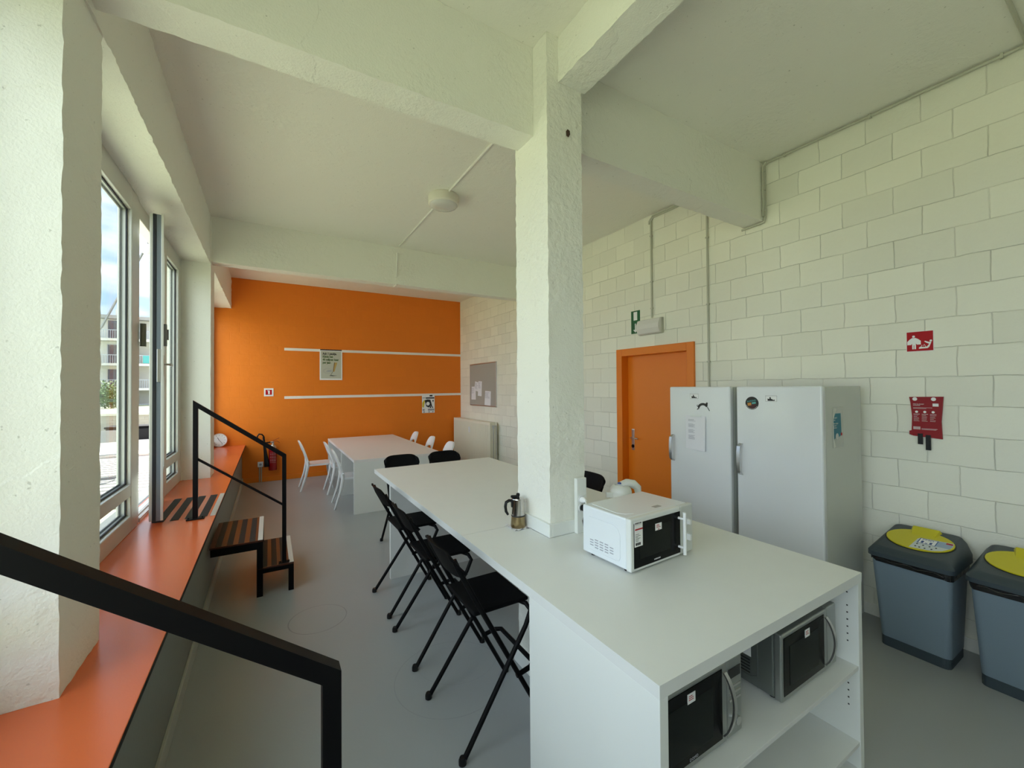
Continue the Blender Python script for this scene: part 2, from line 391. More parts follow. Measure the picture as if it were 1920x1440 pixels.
b = MB(frame((.252, YB, 1.556), (1, 0, .0045), (0, 0, 1))); b.box(0, 3.695, 0, .052, 0, .008, .001)
struct('trim_11', b, m_stripe, 'lower white strip on the orange wall')

# ------------------------------------------------------------------ windows
def sash(root, y0, y1, z0, z1, st=.16, top=.16, bot=.118, tr=(.975, 1.062), x0=-.945, x1=XG, glass_x=-.905, name='window_frame'):
    T = W(root)
    f = MB(T)
    f.box(x0, x1, y0, y0+st, z0, z1, .006); f.box(x0, x1, y1-st, y1, z0, z1, .006)
    f.box(x0, x1, y0+st, y1-st, z1-top, z1, .006); f.box(x0, x1, y0+st, y1-st, z0, z0+bot, .006)
    f.box(x0, x1, y0+st, y1-st, tr[0], tr[1], .006)
    f.build(name, m_alu, root)
    for a, c in ((z0+bot, tr[0]), (tr[1], z1-top)):
        g = MB(T); ya, yb = y0+st, y1-st
        for x in (glass_x-.02, glass_x+.012):
            g.box(x-.004, x+.004, ya, ya+.014, a, c); g.box(x-.004, x+.004, yb-.014, yb, a, c); g.box(x-.004, x+.004, ya, yb, a, a+.012); g.box(x-.004, x+.004, ya, yb, c-.012, c)
        g.build('window_gasket', m_darkgap, root)
        MB(T).box(glass_x-.008, glass_x, ya-.005, yb+.005, a-.005, c+.005).build('window_pane', m_glass, root)
def outer(root, y0, y1, z0=ZS, z1=3.235):
    f = MB(W(root)); f.box(-.99, -.95, y0, y1, z1-.1, z1); f.box(-.99, -.95, y0, y1, z0, z0+.04); f.box(-.99, -.95, y0, y0+.06, z0, z1); f.box(-.99, -.95, y1-.06, y1, z0, z1)
    f.build('outer_frame', m_alu, root)
r = struct_empty('window_1', (XG, 2.35, ZS), 'tall fixed aluminium window beside the open glazed door')
sash(r, 2.35, 4.14, ZS, 3.232)
f = MB(W(r)); f.box(-.96, -.875, 4.14, 4.24, ZS, 3.232, .005); f.box(-.96, -.88, 4.24, 5.0, 3.10, 3.232, .005); f.box(-.96, -.92, 4.24, 5.0, ZS, ZS+.03, .003)
for k in range(4): f.box(-.935+k*.02, -.929+k*.02, 4.24, 5.0, ZS, ZS+.022+.008*(k % 2))
f.build('door_jamb', m_alu, r)
r = struct_empty('window_2', (XG, 5.0, ZS), 'narrow fixed aluminium window next to the far pier')
sash(r, 5.0, 5.93, ZS, 3.232, st=.17)
wi = 3
for (ya, yb) in ((6.272, 7.7), (7.7, YB), (-1.62, .2), (.2, 1.964), (-3.0, -2.0)):
    r = struct_empty('window_%d' % wi, (XG, ya, ZS)); wi += 1
    sash(r, ya, yb, ZS, 3.232, st=.09)
# the glazed door leaf standing ajar, hinged on its far side
h0, h1 = Vector((-.872, 4.93, 0)), Vector((-.735, 4.03, 0))
d = (h1-h0); L = d.length; d.normalize()
leaf = struct_empty('door_2', (h0.x, h0.y, ZS+.04), 'glazed aluminium door leaf standing ajar')
leaf.rotation_euler = (0, 0, math.atan2(d.y, d.x))
H = 3.085-.757
# local x: hinge -> free edge, local y: towards the room (+) or outside (-)
f = MB(); st = .11
f.box(0, st, -.04, .035, 0, H, .004); f.box(L-st, L-.012, -.04, .035, 0, H, .004); f.box(st, L-st, -.04, .035, H-st, H, .004); f.box(st, L-st, -.04, .035, 0, st, .004); f.box(st, L-st, -.04, .035, .1, .3, .004)
f.build('door_frame', m_alu, leaf)
MB().box(st-.003, L-st+.003, -.008, 0, .3, H-st).build('door_pane', m_glass, leaf)
MB().box(L-.012, L, -.022, 0, -.01, H, .003).build('door_gasket', m_darkgap, leaf)
MB().box(L-.012, L-.004, .0, .03, 0, H).build('edge_strip', mat('grey_edge_profile', (.18, .21, .25), .35, metal=.3), leaf)
MB().box(L-.012, L+.002, .027, .043, .0, H+.01, .002).build('edge_lip', m_alu, leaf)
f = MB(); f.box(L-.006, L+.003, .004, .027, 1.05, 1.3, .002); f.box(L, L+.004, .01, .02, 1.1, 1.18)
f.build('door_lock', m_chrome, leaf)
f = MB(); f.box(L-.14, L-.105, .035, .045, 1.10, 1.26, .004); f.tube([(L-.12, .045, 1.19), (L-.12, .085, 1.19)], .008); f.tube([(L-.12, .085, 1.19), (L-.25, .087, 1.19)], .011)
f.build('door_handle', m_chrome, leaf)
f = MB(); f.box(L-.10, L-.04, .035, .062, 1.33, 1.50, .005); f.box(L-.09, L-.055, .06, .072, 1.38, 1.46, .004)
f.build('latch', mat('grey_latch', (.25, .26, .28), .4, metal=.3), leaf)
# hinge barrel on the jamb of the opening
MB(W(bpy.data.objects['window_1'])).tube([(-.855, 4.25, 2.09), (-.855, 4.25, 2.27)], .02, 16).build('door_closer_block', mat('olive_hinge', (.16, .16, .12), .5), bpy.data.objects['window_1'])

# ------------------------------------------------------------------ orange door to the right
r = struct_empty('door_1', (XW, 3.34, 0), 'orange door with orange frame in the white block wall')
T = W(r)
f = MB(T)
f.box(XW-.025, XW+.13, 2.774, 2.864, 0, 2.229, .004); f.box(XW-.025, XW+.13, 3.822, 3.915, 0, 2.229, .004); f.box(XW-.025, XW+.13, 2.864, 3.822, 2.137, 2.229, .004)
f.build('door_frame', m_orangep, r)
MB(T).box(XW+.09, XW+.13, 2.864, 3.822, 0.005, 2.137, .002).build('door_leaf', m_orangep, r)
f = MB(T); f.box(XW+.084, XW+.09, 3.72, 3.765, .93, 1.19, .002); f.tube([(XW+.085, 3.742, 1.09), (XW+.04, 3.742, 1.09), (XW+.035, 3.72, 1.09), (XW+.035, 3.62, 1.088)], .009)
f.build('door_handle', m_chrome, r)
f = MB(T); f.lathe([(.0, 0), (.022, 0), (.022, .008), (0, .008)], (XW+.078, 3.742, .98), 16, 'x'); f.build('keyhole', m_black, r)
MB(T).box(XW+.088, XW+.09, 3.72, 3.765, 1.13, 1.2).build('door_sign', m_signwhite, r)

# ------------------------------------------------------------------ bar counter
KX0, KX1, KY0, KY1, KZ = .953, 2.31, .795, 4.455, .895
bar = thing('bar_counter', 'long high white laminate bar top running past the concrete column', 'counter', (1.63, 2.6, 0))
T = W(bar)
f = MB(T)   # top in two boards, cut round the column
f.prism([(KX0, KY0), (KX1, KY0), (KX1, 2.18), (1.656, 2.18), (1.656, 1.88), (1.356, 1.88), (1.356, 2.18), (KX0, 2.18)], KZ-.041, KZ)
f.build('front_worktop', m_lam, bar)
f = MB(T)
f.prism([(KX0, 2.1825), (1.356, 2.1825), (1.356, 2.272), (1.656, 2.272), (1.656, 2.1825), (KX1, 2.1825), (KX1, KY1), (KX0, KY1)], KZ-.041, KZ)
f.build('rear_worktop', m_lam, bar)
MB(T).box(KX0+.002, KX1-.01, 3.80, 3.838, 0, KZ-.041, .001).build('support_panel', m_lam, bar)
MB(T).box(1.66, KX1-.02, 2.6, 2.638, 0, KZ-.041, .001).build('cross_panel', m_lam, bar)
# open shelf unit under the near end
u = thing('shelf_unit', 'white open shelf unit under the near end of the bar, holding two microwaves', 'shelf', (1.63, 1.13, 0))
T = W(u); UB = 1.475; zt = KZ-.0415
for (xa, xb) in ((KX0+.001, .99), (2.273, 2.309)):
    f = MB(T).use(m_edge)
    f.box(xa, xb, KY0+.001, UB, 0, zt, .0015)
    f.use(m_ink)
    if xa > 2:
        for zc in ((.79, .70, .68, .66, .64, .62, .60), (.40, .37, .34, .31, .28)):
            pass
        for zc in [.80]+[.74-.032*k for k in range(6)]+[.42-.032*k for k in range(5)]+[.10-.032*k for k in range(2)]:
            f.box(xa-.0006, xa+.001, .835, .841, zc-.003, zc+.003)
            f.box(xa-.0006, xa+.001, 1.40, 1.406, zc-.003, zc+.003)
    f.build('side_panel', None, u)
for zb in (.466, .13, 0.01):
    MB(T).box(.99, 2.273, KY0+.004, UB-.012, zb, zb+.018, .001).build('shelf', m_lam, u)
MB(T).box(.99, 2.273, UB-.012, UB, 0.0, zt).build('back_panel', m_lam, u)

# ------------------------------------------------------------------ meeting table at the back
tb = thing('dining_table', 'large white panel table in front of the orange wall', 'table', (1.65, 7.44, 0))
T = W(tb); TX0, TX1, TY0, TY1, TZ = 1.01, 2.30, 6.0, 8.93, .752
MB(T).box(TX0, TX1, TY0, 7.46, TZ-.038, TZ, .002).build('near_tabletop', mat('pinkish_white_laminate', (.76, .73, .72), .4, var=.02), tb)
MB(T).box(TX0, TX1, 7.462, TY1, TZ-.038, TZ, .002).build('far_tabletop', MATS['pinkish_white_laminate'], tb)
for y in (TY0, 7.16, 8.86): MB(T).box(TX0, TX1, y, y+.036, 0, TZ-.038, .001).build('leg_panel', m_lam, tb)

# ------------------------------------------------------------------ white plastic chairs
def white_chair(label, loc, rz, group):
    t = thing('dining_chair', label, 'chair', loc, rz, group)
    # seat shell (local +x is forward)
    s = MB(); prof = []
    nx, ny = 10, 10; top = []; 
    def seatpt(i, j, dz):
        u = i/nx; v = j/ny*2-1
        wd = .205 - .03*u*0 + .015*u; x = .10 + .40*u; y = v*wd
        z = .445 - .012*math.cos(v*PI/2)*math.sin(PI*u) - .018*max(0, u-.8)*5*max(0, u-.8) + dz
        if u > .85: y *= 1-.25*(u-.85)/.15
        return (x, y, z)
    vs = [seatpt(i, j, 0) for i in range(nx+1) for j in range(ny+1)] + [seatpt(i, j, -.028) for i in range(nx+1) for j in range(ny+1)]
    N = (nx+1)*(ny+1); fs = []
    for i in range(nx):
        for j in range(ny):
            a = i*(ny+1)+j; fs.append((a, a+1, a+ny+2, a+ny+1)); fs.append((N+a, N+a+ny+1, N+a+ny+2, N+a+1))
    for i in range(nx):
        for j in (0, ny): a = i*(ny+1)+j; fs.append((a, a+ny+1, N+a+ny+1, N+a))
    for j in range(ny):
        for i in (0, nx): a = i*(ny+1)+j; fs.append((a, a+1, N+a+1, N+a))
    s.add(vs, fs, True); s.build('seat', m_chair, t)
    # back: a leaning hoop with a solid headrest and an oval opening
    def lean(z): 
        k = (z-.40)/.45
        return .115 - .10*k - .035*k*k
    def half(z):
        k = (z-.40)/.45
        return .195 - .045*k
    b = MB(); seg = 28
    def P(ang, ring):
        # ring 0 = outer outline, 1 = inner opening
        c, s_ = math.cos(ang), math.sin(ang)
        if ring == 0:
            z = .625 + .225*(abs(s_)**.6)*(1 if s_ > 0 else -1); y = half(max(.40, z))*(abs(c)**.55)*(1 if c > 0 else -1)
        else:
            z = .575 + .115*(abs(s_)**.8)*(1 if s_ > 0 else -1); y = (half(z)-.045)*(abs(c)**.8)*(1 if c > 0 else -1)
        return y, z
    vs = []
    for ring in (0, 1):
        for side in (0, 1):
            for k in range(seg):
                y, z = P(2*PI*k/seg+.01, ring); x = lean(z) - .03*(y/.2)**2*-1 - (.026 if side else 0)
                vs.append((x, y, z))
    def I(ring, side, k): return (ring*2+side)*seg + k % seg
    fs = []
    for k in range(seg):
        fs.append((I(0, 0, k), I(0, 0, k+1), I(1, 0, k+1), I(1, 0, k))); fs.append((I(0, 1, k), I(1, 1, k), I(1, 1, k+1), I(0, 1, k+1)))
        fs.append((I(0, 0, k), I(0, 1, k), I(0, 1, k+1), I(0, 0, k+1))); fs.append((I(1, 0, k), I(1, 0, k+1), I(1, 1, k+1), I(1, 1, k)))
    b.add(vs, fs, True); b.build('backrest', m_chair, t)
    for sg in (-1, 1):
        l = MB(); l.tube([(.10, sg*.185, .50), (.105, sg*.19, .43), (.07, sg*.20, .25), (-.01, sg*.215, .0)], [.024, .026, .021, .014], 10)
        l.build('leg', m_chair, t)
        l = MB(); l.tube([(.44, sg*.18, .43), (.465, sg*.19, .25), (.50, sg*.205, .0)], [.024, .02, .013], 10)
        l.build('leg', m_chair, t)
    return t
G = 'white plastic chairs round the back table'
c0 = white_chair('white plastic chair pulled out in profile near the fire extinguisher', (.47, 8.03, 0), 0, G)
def chair_at(x, y, rz, label):
    c = copy_tree(c0); c.location = (x, y, 0); c.rotation_euler = (0, 0, rz); c['label'] = label; c['group'] = G
chair_at(.83, 7.57, .03, 'white plastic chair tucked under the left side, between two other white chairs')
chair_at(.83, 6.60, -.04, 'white plastic chair tucked under the left side, nearest the camera')
chair_at(2.60, 8.3, PI, 'white plastic chair on the far right side of the table, farthest of three backs')
chair_at(2.60, 7.32, PI, 'white plastic chair on the right side of the table, middle of three backs')
chair_at(2.60, 6.42, PI+.05, 'white plastic chair on the right side of the table, nearest of three backs')

# ------------------------------------------------------------------ folding bar stools
def bar_stool(label, loc, rz, group=None):
    t = thing('bar_stool', label, 'stool', loc, rz, group)
    R = .0125
    for sg in (-1, 1):
        y = sg*.188
        MB().tube([(-.018, y*.95, .925), (.005, y, .87), (.10, y, .69), (.47, sg*.20, .012)], R, 10).build('front_leg', m_black, t)
        f = MB().use(m_plastic); f.lathe([(.013, .0), (.018, .003), (.018, .02), (.014, .03)], (.476, sg*.20, 0), 12); f.build('rubber_foot', None, t)
        MB().tube([(0, sg*.235, .012), (.36, sg*.215, .52), (.395, sg*.208, .585), (.385, sg*.18, .612), (.36, sg*.12, .614)], R, 10).build('rear_leg', m_black, t)
        f = MB().use(m_plastic); f.lathe([(.014, .0), (.019, .003), (.019, .022), (.014, .034)], (-.004, sg*.235, 0), 12); f.build('rubber_foot', None, t)
    MB().tube([(.36, -.13, .614), (.36, .13, .614)], R, 10).build('seat_rail', m_black, t)
    MB().tube([(.14, -.19, .622), (.14, .19, .622)], .009, 8).build('pivot_bar', m_black, t)
    f = MB(); f.tube([(.315, -.197, .27), (.40, -.195, .285), (.43, -.17, .29), (.43, .17, .29), (.40, .195, .285), (.315, .197, .27)], .0125, 10)
    f.build('footrest', m_black, t)
    s = MB(); s.box(.085, .405, -.178, .178, .622, .642, .018, 3)
    s.build('seat', m_blackseat, t)
    # backrest: curved rounded board between the uprights
    b = MB(); nu, nv = 16, 8; vs = []
    for side in (0, 1):
        for i in range(nu+1):
            for j in range(nv+1):
                u = i/nu*2-1; v = j/nv
                hw = .205*(1 - .10*abs(v*2-1)**4); y = u*hw
                hh = .075*(1 - .45*abs(u)**6); z = .885 + (v*2-1)*hh
                x = .008 - (v-.5)*.075 + .028*u*u - .022 + (0 if side == 0 else -.013)
                vs.append((x, y, z))
    N = (nu+1)*(nv+1); fs = []
    for i in range(nu):
        for j in range(nv):
            a = i*(nv+1)+j; fs.append((a, a+nv+1, a+nv+2, a+1)); fs.append((N+a, N+a+1, N+a+nv+2, N+a+nv+1))
    for i in range(nu):
        for j in (0, nv): a = i*(nv+1)+j; fs.append((a, a+nv+1, N+a+nv+1, N+a))
    for j in range(nv):
        for i in (0, nu): a = i*(nv+1)+j; fs.append((a, a+1, N+a+1, N+a))
    b.add(vs, fs, True); b.build('backrest', m_blackseat, t)
    return t
G = 'black folding bar stools at the bar'
s0 = bar_stool('black folding bar stool nearest the camera, tucked under the bar', (.775, 2.005, 0), 0, G)
def stool_at(x, y, rz, label):
    c = copy_tree(s0); c.location = (x, y, 0); c.rotation_euler = (0, 0, rz); c['label'] = label; c['group'] = G
stool_at(.78, 2.74, 0, 'black folding bar stool, second of the three on the left side of the bar')
stool_at(.785, 3.405, .02, 'black folding bar stool, farthest of the three on the left side of the bar')
stool_at(1.34, 4.80, -PI/2, 'black folding bar stool behind the far end of the bar, left of the pair')
stool_at(1.87, 4.80, -PI/2, 'black folding bar stool behind the far end of the bar, right of the pair')
stool_at(2.50, 2.86, PI, 'black folding bar stool on the door side of the bar, half hidden by the column')

# ------------------------------------------------------------------ steps and rails
m_tread = mat('dark_brown_tread', (.07, .02, .009), .35, var=.1)
m_grip = mat('black_grip_tape', (.018, .022, .022), .7, bump=.2, bscale=300)
m_nose = mat('white_ribbed_nosing', (.75, .72, .68), .5)
def stripes(mb, x0, x1, y0, y1, z, n, w, gap0):
    mb.use(m_grip)
    for k in range(n):
        xx = x1 - gap0 - k*(x1-x0-gap0)/n
        mb.box(xx-w, xx, y0+.01, y1-.01, z, z+.0015)
def nosing(root, x, y0, y1, z):
    f = MB(W(root)).use(m_nose); f.box(x-.036, x, y0+.004, y1-.004, z, z+.004, .001)
    for k in range(4): f.box(x-.033+k*.008, x-.029+k*.008, y0+.004, y1-.004, z+.004, z+.006)
    return f.build('nosing', None, root)
def steps(name, label, y0, y1):
    r = thing(name, label, 'steps', (-.1, (y0+y1)/2, 0)); T = W(r); w = .04
    f = MB(T)
    for y in (y0+w/2, y1-w/2):
        f.box(.145, .185, y-w/2, y+w/2, 0, .225); f.box(-.09, -.045, y-w/2, y+w/2, 0, .46)
        f.box(-.045, .145, y-w/2, y+w/2, .19, .225); f.box(-.405, -.09, y-w/2, y+w/2, .40, .46)
    for (x, z) in ((.165, .205), (-.068, .205), (-.068, .435), (-.39, .435)): f.box(x-w/2, x+w/2, y0+w, y1-w, z-.025, z+.015)
    f.build('frame', m_black, r)
    for (x0, x1, z) in ((-.085, .185, .225), (-.412, -.045, .46)):
        MB(T).box(x0, x1, y0, y1, z, z+.014, .001).build('tread', m_tread, r)
        f = MB(T); stripes(f, x0, x1, y0, y1, z+.014, 3 if x1 > 0 else 4, .042, .055); f.build('grip_strips', None, r)
        nosing(r, x1, y0, y1, z+.014)
    return r
steps('step_stool', 'two black and brown steps up to the orange ledge by the open window door', 4.06, 4.80)
steps('step_stool', 'pair of steps up to the orange ledge beside the near pier, below the foreground handrail', .18, .93)
for (ya, yb, lb) in ((4.13, 4.95, 'striped black anti-slip strips with white nosing on the orange ledge by the far steps'), (.1, .93, 'striped anti-slip strips with white nosing on the ledge above the near steps')):
    t = thing('grip_mat', lb, 'anti-slip strips', (-.55, (ya+yb)/2, ZS))
    f = MB(W(t)); stripes(f, -.80, -.378, ya, yb, ZS+.0005, 4, .055, .055); f.build('grip_strips', None, t)
    nosing(t, -.378, ya, yb, ZS+.0005)
def handrail(label, y, s=.032, dz=0):
    t = thing('handrail', label, 'handrail', (.11, y, .24)); T = W(t)
    zt = .2406
    path = [Vector((-.504, ZS+.008)), Vector((-.504, 1.630+dz)), Vector((.113, 1.167+dz)), Vector((.113, zt))]
    def off(k, sg):   # mitred outline of the bent square tube
        a = (path[k]-path[k-1]).normalized() if k > 0 else None
        c = (path[k+1]-path[k]).normalized() if k < 3 else None
        a = a or c; c = c or a
        n1 = Vector((-a.y, a.x)); n2 = Vector((-c.y, c.x)); m_ = (n1+n2).normalized()
        return tuple(path[k] + m_*(sg*s/2/m_.dot(n1)))
    F2 = T @ frame((0, y, 0), (1, 0, 0), (0, 0, 1))
    for k, nm in ((0, 'post'), (1, 'top_rail'), (2, 'post')):
        f = MB(F2); f.prism([off(k, 1), off(k+1, 1), off(k+1, -1), off(k, -1)], -s/2, s/2); f.build(nm, m_black, t)
    f = MB(T); f.bar((-.50, y, 1.20), (.113, y, .735), .017); f.build('middle_rail', m_black, t)
    f = MB(T); f.box(-.56, -.445, y-.03, y+.045, ZS+.0025, ZS+.009, .001)
    for dx in (-.045, .045): f.lathe([(.006, 0), (.006, .006), (.003, .008)], (-.503+dx, y+.0, ZS+.009), 8)
    f.build('foot_plate', m_black, t)
    f = MB(T); f.box(.07, .155, y-.02, y+.03, zt, zt+.006, .001)
    for dx in (-.03, .03): f.lathe([(.006, 0), (.006, .006), (.003, .008)], (.113+dx, y, zt+.006), 8)
    f.build('foot_plate', m_black, t)
handrail('black steel handrail with thin middle rail on the steps by the open window door', 4.09)
handrail('thick black steel handrail crossing the lower left foreground', .95, .036, -.024)

# ------------------------------------------------------------------ fridges
def text_lines(f, x0, y0, w, rows, dy, h=.0016, z=.0006):
    for k in range(rows):
        ww = w*random.uniform(.55, 1)
        f.box(x0, x0+ww, y0-k*dy-h, y0-k*dy, z, z+.0002)
def fridge(label, y0, y1, hz):
    t = thing('refrigerator', label, 'fridge', (3.55, (y0+y1)/2, 0), 0, 'white upright fridges'); T = W(t)
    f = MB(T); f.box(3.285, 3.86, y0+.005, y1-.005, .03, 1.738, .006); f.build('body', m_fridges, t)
    f = MB(T); f.box(3.229, 3.278, y0, y1, .06, 1.741, .012, 3); f.build('door', m_fridge, t)
    MB(T).box(3.277, 3.286, y0+.008, y1-.008, .065, 1.73).build('door_seal', m_darkgap, t)
    f = MB(T); f.box(3.30, 3.84, y0+.02, y1-.02, 0, .03); f.build('plinth', m_plastic, t)
    yh = y1-.035; zb, zt2 = hz
    f = MB(T); pts = []
    n = 12
    for k in range(n+1):
        u = k/n; z = zb + (zt2-zb)*u; x = 3.229-.042*(math.sin(PI*u)**.18 if 0 < u < 1 else 0); pts.append((x, z))
    vs = []
    for (x, z) in pts:
        for (dx, dy) in ((-.006, -.013), (-.006, .013), (.006, .013), (.006, -.013)): vs.append((x+dx, yh+dy, z))
    fs = [(i*4+k, i*4+(k+1) % 4, i*4+4+(k+1) % 4, i*4+4+k) for i in range(n) for k in range(4)]+[(3, 2, 1, 0), tuple(n*4+k for k in range(4))]
    f.add(vs, fs); f.build('handle', m_chrome, t)
fridge('white upright fridge nearer the orange door, with a printed sheet taped on it', 1.955, 2.54, (1.06, 1.30))
fridge('wide-looking white upright fridge nearer the bins, with a round dark magnet', 1.31, 1.905, (1.04, 1.29))
XF = 3.229
def on_fridge(y, z): return frame((XF, y, z), (0, -1, 0), (0, 0, 1))
SKY = [(.018, .006), (.018, .03), (.026, .026), (.034, .024), (.036, .043), (.046, .043), (.048, .026), (.06, .022), (.07, .014), (.078, .022), (.082, .006)]
for lb, y, z, s in (('small white skyline magnet on the narrow-looking left fridge', 2.322, 1.636, .80), ('small white skyline magnet on the right fridge beside the round magnet', 1.678, 1.627, .80)):
    t = thing('fridge_magnet', lb, 'magnet', (XF, y, z), 0, 'skyline magnets'); T = W(t) @ on_fridge(y, z)
    f = MB(T).use(m_signwhite); f.box(0, .1*s, 0, .056*s, 0, .001)
    f.use(m_ink)
    for (a, b_, c, d_) in ((0, .1, 0, .0015), (0, .1, .0545, .056), (0, .0015, 0, .056), (.0985, .1, 0, .056), (.0, .1, .0455, .0465)): f.box(a*s, b_*s, c*s, d_*s, .001, .0013)
    f.prism([(a*s, b_*s*.95) for a, b_ in SKY], .001, .0014)
    f.build('plate', None, t)
t = thing('fridge_magnet', 'round black magnet with teal and orange lettering on the right fridge', 'magnet', (XF, 1.78, 1.611)); T = W(t) @ on_fridge(1.78, 1.611)
f = MB(T).use(m_ink); f.lathe([(.0, 0), (.05, 0), (.05, .002), (0, .002)], seg=40)
f.use(mat('dark_maroon', (.06, .004, .008), .4)); f.lathe([(.0, .002), (.026, .002), (.026, .0024), (0, .0024)], (.004, -.016, 0), 24)
T0 = f.T.copy(); f.T = T0 @ Matrix.Rotation(.18, 4, 'Z')
f.use(mat('magnet_teal', (.10, .42, .40), .5)); f.text('BAREND', -.034, .012, .0165, .0026, .0002, sx=1.1); f.box(0, .030, -.008, .006, .0024, .0027)
f.use(mat('magnet_orange', (.55, .25, .05), .5)); f.box(-.034, -.006, -.016, .006, .0024, .0027)
f.T = T0; f.use(m_signwhite)
for k in range(14):
    a = PI*1.12 + k*.11*PI*.48; f.box(.045*math.cos(a)-.002, .045*math.cos(a)+.002, .045*math.sin(a)-.0015, .045*math.sin(a)+.0015, .002, .0024)
f.build('disc', None, t)
t = thing('fridge_magnet', 'black leaping cat shaped magnet on the left fridge', 'magnet', (XF, 2.245, 1.57)); T = W(t) @ on_fridge(2.245, 1.57)
arc = []
for k in range(9): a = PI*(.86-.09*k*.9); arc.append((.047+.058*math.cos(a), -.03+.06*math.sin(a)))
inn = [(.047+.040*math.cos(PI*(.86-.081*k)), -.034+.044*math.sin(PI*(.86-.081*k))) for k in range(9)]
f = MB(T); f.prism(arc+inn[::-1], 0, .002)
f.tube([(.002, -.006, .001), (-.006, -.002, .001), (-.010, .008, .001), (-.004, .013, .001)], .0022, 6)
f.tube([(.006, -.008, .001), (-.008, -.03, .001)], .003, 6); f.tube([(.014, -.006, .001), (.004, -.026, .001)], .0025, 6)
f.tube([(.088, -.004, .001), (.108, -.036, .001)], .003, 6); f.lathe([(.0, 0), (.010, 0), (.010, .002), (0, .002)], (.082, .022, 0), 12)
f.prism([(.078, .03), (.081, .038), (.085, .031)], 0, .002); f.prism([(.085, .03), (.089, .037), (.092, .027)], 0, .002)
f.build('cat_silhouette', m_ink, t)
t = thing('paper_notice', 'white printed sheet taped to the left fridge door', 'paper', (XF, 2.37, 1.19)); T = W(t) @ on_fridge(2.37, 1.19)
f = MB(T); nn = 8; vs = []
for i in range(nn+1):
    for j in range(2):
        u = i/nn; vs.append((u*.198, j*.297 - .008*u*(1-j), .0015+.016*u*u*(1-.6*j)))
f.add(vs, [(2*i, 2*i+2, 2*i+3, 2*i+1) for i in range(nn)]); f.build('sheet', m_paper, t)
f = MB(T)
for i, (yy, rows) in enumerate(((.262, 3), (.222, 5), (.172, 5), (.122, 6))): text_lines(f, .028, yy, .085, rows, .0065, .0022, .004)
f.build('lettering', m_greyink, t)
f = MB(T); f.box(.05, .16, .285, .31, .006, .0065); f.build('tape', mat('clear_tape', (.75, .78, .78), .2), t)
# teal flyer in a sleeve on the side of the right fridge (faces -y)
SY = 1.3145
t = thing('flyer', 'teal and white flyer curling in a clear sleeve on the side of the right fridge', 'flyer', (3.45, SY, 1.3)); T = W(t) @ frame((3.385, SY, 1.306), (1, 0, 0), (0, 0, 1))
f = MB(T); f.box(0, .165, 0, .285, .0005, .0015); f.build('sleeve', mat('clear_sleeve', (.50, .51, .47), .15), t)
f = MB(T).use(mat('flyer_teal', (.0, .17, .25), .45))
f.prism([(.006, .05), (.05, .075), (.09, .07), (.135, .085), (.125, .24), (.03, .24), (.006, .2)], .0016, .0022)
f.use(mat('sleeve_white', (.66, .67, .62), .5)); f.prism([(.004, .0), (.04, .004), (.012, .06), (.006, .2), (.055, .27), (.02, .283), (.004, .22)], .0023, .004)
f.lathe([(0, .0022), (.022, .0022), (.022, .003), (0, .003)], (.065, .078, 0), 16)
for k, (tx, yy) in enumerate((('Keuken?', .205), ('Laat', .19), ('hem netjes', .165), ('achter!', .15), ('Dank je', .135))): f.text(tx, .012, yy, .016, .0022, .0003)
f.use(m_red); f.box(.122, .145, .08, .10, .002, .0024); f.build('print', None, t)

